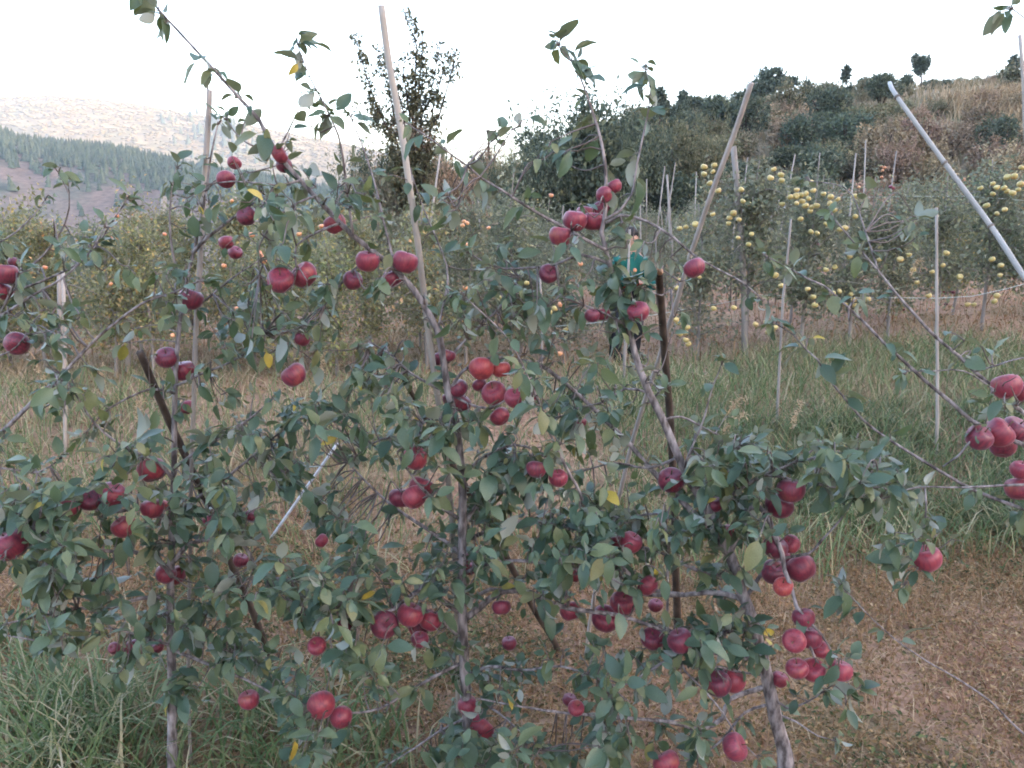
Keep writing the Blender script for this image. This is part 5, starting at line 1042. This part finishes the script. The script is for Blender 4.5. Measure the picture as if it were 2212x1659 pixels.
for (xa, ya), (xb, yb), zc_, r_, n_ in [((1425, 552), (1441, 840), 2.75, 15, 18), ((1623, 179), (1443, 711), 2.75, 12, 40), ((1443, 711), (1334, 1087), 3.0, 14, 30), ((301, 760), (445, 1085), 2.9, 10, 22), ((823, 12), (905, 540), 2.75, 9, 30), ((1136, 1283), (1205, 1400), 3.3, 10, 8), ((452, 195), (432, 560), 2.85, 8, 20), ((500, 1215), (560, 1360), 3.2, 9, 9)]:
    RODPX += [(np.array([xa + (xb - xa) * f, ya + (yb - ya) * f, zc_]), float(r_)) for f in np.linspace(0, 1, n_)]      # posts and poles stand clear of most leaves
for key, t_ in TREES.items():
    P = np.array([l[0] for l in t_['lf']]); d = np.array([l[1] for l in t_['lf']]); n = np.array([l[2] for l in t_['lf']]); s = np.array([l[3] for l in t_['lf']])
    mid = P + d * s[:, None] * .5; px = proj(mid)
    keep = np.ones(len(P), bool)
    for a, r_ in list(zip(APX, APR)) + RODPX:                       # leaves that would grow across a fruit
        hit = (np.hypot(px[:, 0] - a[0], px[:, 1] - a[1]) < r_ * 1.0) & (px[:, 2] < a[2] + .03)
        keep &= ~(hit & (rng.random(len(P)) < .9))
    P, d, n, s, px = P[keep], d[keep], n[keep], s[keep], px[keep]
    flip = rng.random(len(P)) < .05; n[flip] *= -1
    var = rng.integers(0, 6, len(P)); Rm = frames(d, n)
    inside = (px[:, 0] > -20) & (px[:, 0] < 2232) & (px[:, 1] > -20) & (px[:, 1] < 1679)
    view = norm(P - [0, 0, CAMZ]); face = np.abs((Rm[:, :, 2] * view).sum(1)); score = np.where(inside, s / px[:, 2] * (.35 + face) * (3.2 - np.minimum(px[:, 2], 3.1)), 0)
    order = np.argsort(-score); single = order[:300]; single = single[score[single] > 0]; rest = np.setdiff1d(np.arange(len(P)), single)
    for i in single:
        o = bpy.data.objects.new('leaf', LM[var[i]]); C.objects.link(o); o.parent = t_['bobs'][int(t_['Sb'][int(np.argmin(((t_['S'] - P[i]) ** 2).sum(1)))])]
        M4 = np.eye(4); M4[:3, :3] = Rm[i] * s[i]; M4[:3, 3] = P[i] - t_['root']; o.matrix_local = Matrix(M4.tolist())
    acc = Acc()
    for k in range(6):
        ix = rest[var[rest] == k]
        if not len(ix): continue
        V, Q, T = LS[k]; W = np.einsum('kij,vj->kvi', Rm[ix], V) * s[ix][:, None, None] + (P[ix] - t_['root'])[:, None]; b = np.arange(len(ix))[:, None, None] * len(V)
        acc.add(W.reshape(-1, 3), (Q[None] + b).reshape(-1, 4), (T[None] + b).reshape(-1, 3), np.repeat(rng.random(len(ix)), len(V)))
    if acc.n: tag(obj('foliage', acc.mesh('foliage', M_leaf, True), t_['e']), kind='stuff')
    tag(obj('twigs', t_['tw'].mesh('twigs', M_twig, True), t_['e']), kind='stuff')
    print(key, 'leaves', len(P))
# ------------------------------------------------------------------ grass, weeds and litter
def blades(X, Y, h, w, lean, mat, name, label, az=None, dz=0.):
    k = len(X); Z = zt(X, Y) + dz; a = rng.uniform(0, 6.28, k) if az is None else az; ld = np.stack([np.cos(a), np.sin(a), np.zeros(k)], 1); sd = np.stack([-np.sin(a), np.cos(a), np.zeros(k)], 1)
    tw = rng.normal(0, .9, k); sd = norm(sd * np.cos(tw)[:, None] + ld * np.sin(tw)[:, None]); B = np.stack([X, Y, Z - .015], 1); V = []
    for t, ww in ((0, .7), (.35, 1), (.7, .7)):
        c = B + ld * (h * lean * t ** 1.8)[:, None] + np.array([0, 0, 1]) * (h * (t - .45 * lean * t ** 2.4))[:, None]
        V += [c - sd * (w * ww / 2)[:, None], c + sd * (w * ww / 2)[:, None]]
    V.append(B + ld * (h * lean)[:, None] + np.array([0, 0, 1]) * (h * (1 - .55 * lean))[:, None])
    V = np.stack(V, 1).reshape(-1, 3); b = np.arange(k)[:, None] * 7
    Q = np.concatenate([b + [0, 1, 3, 2], b + [2, 3, 5, 4]]); T = b + [4, 5, 6]
    return tag(obj(name, fast_mesh(name, V, T, Q, mat, np.repeat(rng.random(k), 7))), label, None, None, 'stuff')
M_grass = leaf_mat('green_grass', [(0, (.065, .11, .042)), (.4, (.11, .155, .066)), (.68, (.17, .20, .092)), (.84, (.29, .26, .145)), (1, (.41, .34, .225))], trans=.3, rough=.6, spec=.2)
M_grass_pale = leaf_mat('pale_grass', [(0, (.14, .125, .07)), (.35, (.22, .175, .105)), (.7, (.31, .235, .15)), (1, (.42, .32, .22))], trans=.25, rough=.7, spec=.15)
M_dry = leaf_mat('dry_grass', [(0, (.13, .065, .035)), (.4, (.235, .125, .066)), (.75, (.32, .19, .105)), (1, (.42, .29, .18))], trans=.2, rough=.8, spec=.1)
M_weed = leaf_mat('low_weed', [(0, (.075, .07, .03)), (.3, (.14, .10, .046)), (.6, (.21, .125, .062)), (.85, (.27, .175, .09)), (1, (.36, .26, .15))], trans=.2, rough=.8, spec=.1)
M_weed_g = leaf_mat('green_weed', [(0, (.04, .06, .028)), (.6, (.075, .095, .04)), (1, (.14, .15, .06))], trans=.25, rough=.7, spec=.15)

def scatter(n, x0, x1, y0, y1, dens=None, wedge=True):
    X, Y = [], []; tot = 0
    while tot < n:
        x = rng.uniform(x0, x1, n * 2); y = rng.uniform(y0, y1, n * 2); ok = np.abs(x) < .72 * y + .5 if wedge else np.ones(len(x), bool)
        if dens is not None: ok &= rng.random(len(x)) < dens(x, y)
        X.append(x[ok]); Y.append(y[ok]); tot += ok.sum()
    return np.concatenate(X)[:n], np.concatenate(Y)[:n]
# long green grass on the bank, in tussocks
def bank_d(x, y): return sstep(3.7, 5.0, y + 1.3 * waves(x, y, 2.0, 91)) * sstep(8.2, 6.2, y - .3 * np.clip(x, 0, 4)) * (.35 + .65 * sstep(-.5, .6, waves(x, y, 2.6, 92))) * np.where(x > .7, 1, .5)
X, Y = scatter(16000, -4.5, 6.2, 3.9, 8.6, bank_d); h_ = rng.uniform(.16, .46, len(X)) * (1 + .25 * waves(X, Y, 1.3, 93))
blades(X, Y, h_, rng.uniform(.004, .0095, len(X)), rng.uniform(.25, 1.0, len(X)), M_grass, 'bank_grass', 'long green grass drooping over the terrace bank')
tc_ = [(rng.uniform(1.3, 5.2), rng.uniform(4.7, 6.3)) for _ in range(70)]
X = np.concatenate([c[0] + rng.normal(0, .09, 75) for c in tc_]); Y = np.concatenate([c[1] + rng.normal(0, .08, 75) for c in tc_])
M_tuss = leaf_mat('tussock_grass', [(0, (.06, .088, .045)), (.5, (.10, .132, .068)), (.85, (.155, .175, .09)), (1, (.34, .29, .18))], trans=.3, rough=.6, spec=.2)
blades(X, Y, rng.uniform(.18, .42, len(X)), rng.uniform(.005, .010, len(X)), rng.uniform(.3, 1.15, len(X)), M_tuss, 'tussock_grass', 'dark green tussocks drooping on the face of the bank')
def pale_d(x, y): return sstep(4.6, 6., y) * sstep(13, 8, y) * (.2 + .8 * sstep(-.15, .35, waves(x, y, 1.1, 94)))
X, Y = scatter(30000, -9, 9, 4.6, 13, pale_d); blades(X, Y, rng.uniform(.06, .26, len(X)), rng.uniform(.004, .008, len(X)), rng.uniform(.2, .95, len(X)), M_grass_pale, 'pale_grass', 'pale dry-green grass on the upper terrace')
X, Y = scatter(9000, -14, 16, 8, 24, None); blades(X, Y, rng.uniform(.10, .38, len(X)), rng.uniform(.008, .016, len(X)), rng.uniform(.2, .9, len(X)), M_dry, 'orchard_grass', 'tan dry grass between the rows behind')
# dry stalks and creeping weeds round the front trees
def front_d(x, y): return sstep(5.6, 4.2, y) * (.55 + .45 * sstep(-.5, .5, waves(x, y, 3.1, 95)))
X, Y = scatter(42000, -3.4, 3.8, 1.9, 5.6, front_d); blades(X, Y, rng.uniform(.02, .13, len(X)), rng.uniform(.002, .004, len(X)), rng.uniform(.2, 1.1, len(X)), M_dry, 'dry_grass', 'short tan dry grass round the front trees')
X, Y = scatter(8000, -3.4, 3.8, 1.9, 5.4, front_d); blades(X, Y, rng.uniform(.05, .15, len(X)), rng.uniform(.002, .0045, len(X)), rng.uniform(1.25, 1.68, len(X)), M_straw, 'flattened_straw_grass', 'flattened straw lying over the front soil')
def weeds(n, dens, box, hmax, size, mat, name, label):
    X, Y = scatter(n, *box, dens); acc = Acc(); P = np.stack([X, Y, zt(X, Y) + hmax * rng.random(n) ** 1.8 * (.55 + .45 * waves(X, Y, 4, 96)) + .004], 1)
    d = norm(rng.normal(size=(n, 3)) * [1, 1, .45]); nn = norm(rng.normal(size=(n, 3)) * .5 + [0, 0, 1]); cards(acc, P, d, nn, size * rng.uniform(.5, 1.4, n), .5)
    return tag(obj(name, acc.mesh(name, mat)), label, None, None, 'stuff')
weeds(95000, front_d, (-3.4, 3.8, 1.9, 5.6), .12, .02, M_weed, 'low_weeds', 'ochre and russet low weeds covering the front soil')
def stalk_d(x, y): return front_d(x, y) * sstep(-.05, .3, waves(x, y, 2.4, 98))
X, Y = scatter(4200, -3.4, 3.8, 1.9, 5.4, stalk_d); blades(X, Y, rng.uniform(.10, .27, len(X)), rng.uniform(.002, .0035, len(X)), rng.uniform(.1, .8, len(X)), M_dry, 'dry_stalk_grass', 'taller brown stalks standing in patches round the front trees')
weeds(9000, lambda x, y: front_d(x, y) * sstep(.1, .7, waves(x, y, 1.9, 97)), (-3.4, 3.8, 1.9, 5.6), .14, .028, M_weed_g, 'green_weeds', 'low green weeds in patches under the front trees')
weeds(16000, lambda x, y: sstep(4, 5, y) * sstep(14, 9, y), (-9, 9, 4, 14), .10, .045, M_weed, 'terrace_weeds', 'russet ground cover on the upper terrace')
X, Y = scatter(420, -3.2, 3.6, 1.9, 5.2, None); acc = Acc()
for k in range(6):
    ix = np.arange(k, len(X), 6); V, Q, T = LS[k]; n_ = len(ix); Rm_ = frames(norm(rng.normal(size=(n_, 3)) * [1, 1, .25]), norm(rng.normal(size=(n_, 3)) * .45 + [0, 0, 1])); Pg = np.stack([X[ix], Y[ix], zt(X[ix], Y[ix]) + rng.uniform(.01, .05, n_)], 1)
    W = np.einsum('kij,vj->kvi', Rm_, V * [1, 1, 1.6]) * rng.uniform(.03, .055, n_)[:, None, None] + Pg[:, None]; b = np.arange(n_)[:, None, None] * len(V)
    acc.add(W.reshape(-1, 3), (Q[None] + b).reshape(-1, 4), (T[None] + b).reshape(-1, 3), np.repeat(rng.random(n_), len(V)))
M_litter = leaf_mat('fallen_leaf', [(0, (.16, .09, .05)), (.5, (.26, .16, .10)), (1, (.38, .27, .19))], trans=.1, rough=.8, spec=.1)
tag(obj('fallen_leaves', acc.mesh('fallen_leaves', M_litter, True)), 'curled brown fallen leaves strewn on the front soil', None, None, 'stuff')
# tall fresh tufts near the lower corner
tf = [(x, y) for x, y in [(40, 1600), (110, 1560), (180, 1640), (20, 1500), (250, 1600), (560, 1590), (620, 1640), (500, 1560), (90, 1650), (300, 1480), (330, 1620), (690, 1600), (30, 1420), (770, 1640), (40, 1700), (150, 1700), (260, 1690), (60, 1770), (200, 1770), (330, 1740), (520, 1700), (600, 1730), (700, 1700), (820, 1690), (120, 1600), (210, 1560)]]
X, Y = [], []
for x, y in tf:
    g = ground_hit(x, y); k = 62 if x < 300 else 40; X.append(g[0] + rng.normal(0, .10, k)); Y.append(g[1] + .05 + rng.normal(0, .06, k))
X, Y = np.concatenate(X), np.concatenate(Y); blades(X, Y, rng.uniform(.18, .52, len(X)), rng.uniform(.005, .0125, len(X)), rng.uniform(.25, 1.15, len(X)), M_grass, 'tall_grass', 'tall fresh grass tufts at the foot of the slender tree')
# straw-coloured dead maize and grass on the hillside
def straw_d(x, y): return sstep(.10, .35, waves(x, y, .16, 33))
X, Y = scatter(15000, 0, 34, 26, 46, straw_d); blades(X, Y, rng.uniform(.5, 1.5, len(X)), rng.uniform(.03, .07, len(X)), rng.uniform(.1, .8, len(X)), M_straw, 'dead_maize_grass', 'straw-coloured dead growth in patches on the hillside')
X, Y = scatter(16000, -6, 42, 24, 62, None); blades(X, Y, rng.uniform(.3, .9, len(X)), rng.uniform(.03, .06, len(X)), rng.uniform(.1, .8, len(X)), M_grass_pale, 'hill_grass', 'rough olive grass between the hillside bushes')
# feathery seed heads
M_plume = leaf_mat('plume', [(0, (.42, .30, .18)), (1, (.58, .44, .30))], trans=.2, rough=.8, spec=.1)
def plume(px, py, Y, L_, lean, label):
    t0 = at(px, py, Y); g = on_ground(t0[0] - lean * .3, Y + .05); acc = Acc(); st = smooth_path([g - [0, 0, .03], (g + t0) / 2 + [lean * -.02, 0, .05], t0, t0 + np.array([lean * L_ * .6, 0, L_ * .35])], .04); acc.tube(st - g, np.linspace(.002, .001, len(st)), 4)
    e = empty('plume_grass', g); obj('stalk', acc.mesh('stalk', M_dry), e); hd = Acc(); twig_crown(hd, [st[-6:] - g], 420, .035, .008, .2, .16); obj('seed_head', hd.mesh('seed_head', M_plume), e); tag(e, label, 'grass', 'feathery seed heads')
for px, py, Y, L_, ln, lb in [(1975, 575, 7.2, .16, .6, 'feathery tan seed head beside the lower end of the bamboo pole'), (1590, 870, 5.4, .14, .8, 'feathery tan seed head over the grass past the broken post'), (1585, 910, 5.3, .14, .8, 'lower feathery seed head past the broken post'), (1725, 880, 5.2, .13, .3, 'upright seed head in front of the dark bank grass'), (82, 800, 6.6, .10, -.2, 'pale seed tuft among russet weeds by the long bough'), (220, 800, 6.5, .10, .2, 'pale seed tuft on the dry terrace beside the dark prop tip'), (130, 850, 6.3, .1, .1, 'pale seed tuft beside the pale thin stake'), (300, 870, 6, .12, .2, 'pale seed tuft behind the upper half of the dark prop'), (545, 720, 7.2, .12, .1, 'cream seed tuft between slender tree and bent leader'), (700, 770, 7, .12, .2, 'cream seed tuft on the bare russet soil')]:
    plume(px, py, Y, L_, ln, lb)

# ------------------------------------------------------------------ the person picking, half hidden by leaves
def skin(name, V, E, rad, mat, parent=None, root=0, sub=2, loc=None):
    m = bpy.data.meshes.new(name); m.from_pydata([tuple(v) for v in V], E, []); m.materials.append(mat); o = obj(name, m, parent, loc)
    md = o.modifiers.new('skin', 'SKIN'); md.use_smooth_shade = True
    for i, r_ in enumerate(rad):
        sv = m.skin_vertices[0].data[i]; sv.radius = (r_, r_) if np.isscalar(r_) else r_; sv.use_root = (i == root)
    s = o.modifiers.new('subdivision', 'SUBSURF'); s.levels = s.render_levels = sub
    return o
gp = ground_hit(1352, 778); pb = gp.copy()
M_skin = noise_mat('skin', (.36, .20, .14), (.42, .24, .17), 8, .6, 0); M_jack = noise_mat('teal_jacket', (.0, .075, .065), (.004, .105, .088), 9, .8, .3); M_trou = noise_mat('black_trousers', (.010, .010, .014), (.02, .02, .026), 9, .8, .3)
M_red = noise_mat('red_cloth', (.42, .03, .035), (.5, .05, .05), 9, .8, .2); M_hair = noise_mat('black_hair', (.01, .009, .009), (.025, .02, .018), 40, .6, .2, (1, 1, .1))
# stooping a little, arms forward to the fruit, facing away to the side
hip = np.array([0, 0, .84]); chest = np.array([-.03, -.05, 1.14]); neck = np.array([-.06, -.10, 1.30]); head = np.array([-.08, -.15, 1.42])
BV = [hip, (hip + chest) / 2, chest, neck, head, head + [-.005, -.015, .10], [-.11, 0, .78], [-.15, -.02, .44], [-.16, .03, .07], [-.17, -.10, .03], [.11, .02, .78], [.14, -.02, .44], [.15, .04, .07], [.15, -.09, .03], chest + [-.19, -.02, .06], [-.30, -.14, .95], [-.20, -.36, .98], chest + [.17, -.02, .06], [.25, -.14, .92], [.13, -.34, .90]]
BE = [(0, 1), (1, 2), (2, 3), (3, 4), (4, 5), (0, 6), (6, 7), (7, 8), (8, 9), (0, 10), (10, 11), (11, 12), (12, 13), (2, 14), (14, 15), (15, 16), (2, 17), (17, 18), (18, 19)]
BR = [(.14, .10), (.13, .10), (.15, .11), .055, .085, .07, .085, .058, .038, .035, .085, .058, .038, .035, .055, .042, .028, .055, .042, .028]
for hb, sx in ((16, -1), (19, 1)):                          # palm and five fingers
    w0 = np.array(BV[hb]); pi_ = len(BV); BV.append(w0 + [0, -.07, .0]); BE.append((hb, pi_)); BR.append((.034, .016))
    for q in range(4):
        b = len(BV); BV += [w0 + [(-.028 + .019 * q) , -.115, -.005], w0 + [(-.03 + .02 * q), -.15 - .01 * (q in (1, 2)), -.03]]; BE += [(pi_, b), (b, b + 1)]; BR += [.0088, .0075]
    b = len(BV); BV += [w0 + [-sx * .04, -.07, .01], w0 + [-sx * .05, -.105, -.012]]; BE += [(pi_, b), (b, b + 1)]; BR += [.011, .009]
PV = np.array([np.asarray(v, float) for v in BV])
person = skin('person', np.array([np.asarray(v, float) for v in BV]), BE, BR, M_skin, None, 0, 1, pb)
person.scale = (.84, .92, .93); person.rotation_euler = (0, 0, .5)
tag(person, 'person in teal jacket and black trousers stooping among the fruit trees', 'person')
def loft(acc, rings, k=14):
    """closed tube through rings (centre, rx, ry)"""
    a = np.arange(k) * 2 * math.pi / k; V = np.vstack([np.asarray(c, float) + np.stack([np.cos(a) * rx, np.sin(a) * ry, np.zeros(k)], 1) for c, rx, ry in rings]); n = len(rings)
    i = np.arange(n - 1)[:, None] * k; j = np.arange(k)[None]; Q = np.stack([i + j, i + (j + 1) % k, i + k + (j + 1) % k, i + k + j], -1).reshape(-1, 4)
    V = np.vstack([V, rings[0][0], rings[-1][0]]); jj = np.arange(k)
    T = np.vstack([np.stack([(jj + 1) % k, jj, np.full(k, n * k)], 1), np.stack([(n - 1) * k + jj, (n - 1) * k + (jj + 1) % k, np.full(k, n * k + 1)], 1)]); acc.add(V, Q, T)
jk = Acc(); mid_ = (hip + chest) / 2
loft(jk, [(hip + [0, 0, .10], .185, .15), (mid_ + [0, 0, .02], .185, .15), (chest, .21, .155), (chest + [0, 0, .08], .20, .13), (chest + [-.01, -.02, .13], .12, .10), (neck + [0, 0, -.01], .075, .075)])
for sh, el, wr in ((chest + [-.17, -.02, .06], [-.30, -.14, .95], [-.205, -.345, .978]), (chest + [.16, -.02, .06], [.25, -.14, .92], [.135, -.33, .901])):
    Pp = smooth_path(np.array([sh, (np.asarray(sh) + el) / 2 + [0, .01, 0], el, (np.asarray(el) + wr) / 2, wr]), .04); jk.tube(Pp, np.linspace(.085, .048, len(Pp)), 10, bump=.05)
jacket_ = obj('jacket', jk.mesh('jacket', M_jack, True), person)
hm_ = Acc(); loft(hm_, [(hip + [0, 0, .03], .19, .155), (hip + [0, 0, .06], .197, .162), (hip + [0, 0, .115], .192, .157)]); obj('jacket_hem', hm_.mesh('jacket_hem', M_red, True), jacket_)
tr_ = Acc(); loft(tr_, [([0, .01, .74], .18, .135), (hip + [0, 0, -.02], .185, .145), (hip + [0, 0, .05], .178, .142)])
for lg in ([[-.09, 0, .80], [-.115, 0, .70], [-.15, -.02, .44], [-.158, .01, .25], [-.16, .03, .06]], [[.09, .02, .80], [.115, .015, .70], [.14, -.02, .44], [.148, .01, .25], [.15, .04, .06]]):
    Pp = smooth_path(lg, .05); tr_.tube(Pp, np.linspace(.115, .075, len(Pp)), 10, bump=.04)
obj('trousers', tr_.mesh('trousers', M_trou, True), person)
for x_, y_ in ((-.165, -.03), (.15, -.02)):
    sh_ = Acc(); loft(sh_, [([x_, y_ - .03, .0], .05, .13), ([x_, y_ - .03, .045], .05, .13), ([x_, y_ - .01, .085], .042, .09), ([x_, y_ + .05, .12], .045, .05)]); obj('shoe', sh_.mesh('shoe', M_trou, True), person)
skin('hair', [head + [0, .02, .03], head + [0, .01, .10], head + [-.01, -.03, .135]], [(0, 1), (1, 2)], [.092, .09, .06], M_hair, person)
fc = Acc()
for sx in (-1, 1): fc.tube(np.array([[sx * .032, -.088, .02], [sx * .032, -.1, .02]]) + head, [.012, .004], 6)
fc.tube(np.array([[0, -.085, .015], [0, -.108, -.012], [0, -.09, -.022]]) + head, [.008, .014, .008], 6); fc.tube(np.array([[-.025, -.083, -.045], [0, -.092, -.046], [.025, -.083, -.045]]) + head, .006, 5)
for sx in (-1, 1): fc.tube(np.array([[sx * .083, 0, .02], [sx * .094, .01, 0], [sx * .083, 0, -.025]]) + head, [.01, .016, .008], 6)
obj('face', fc.mesh('face', M_skin, True), person)
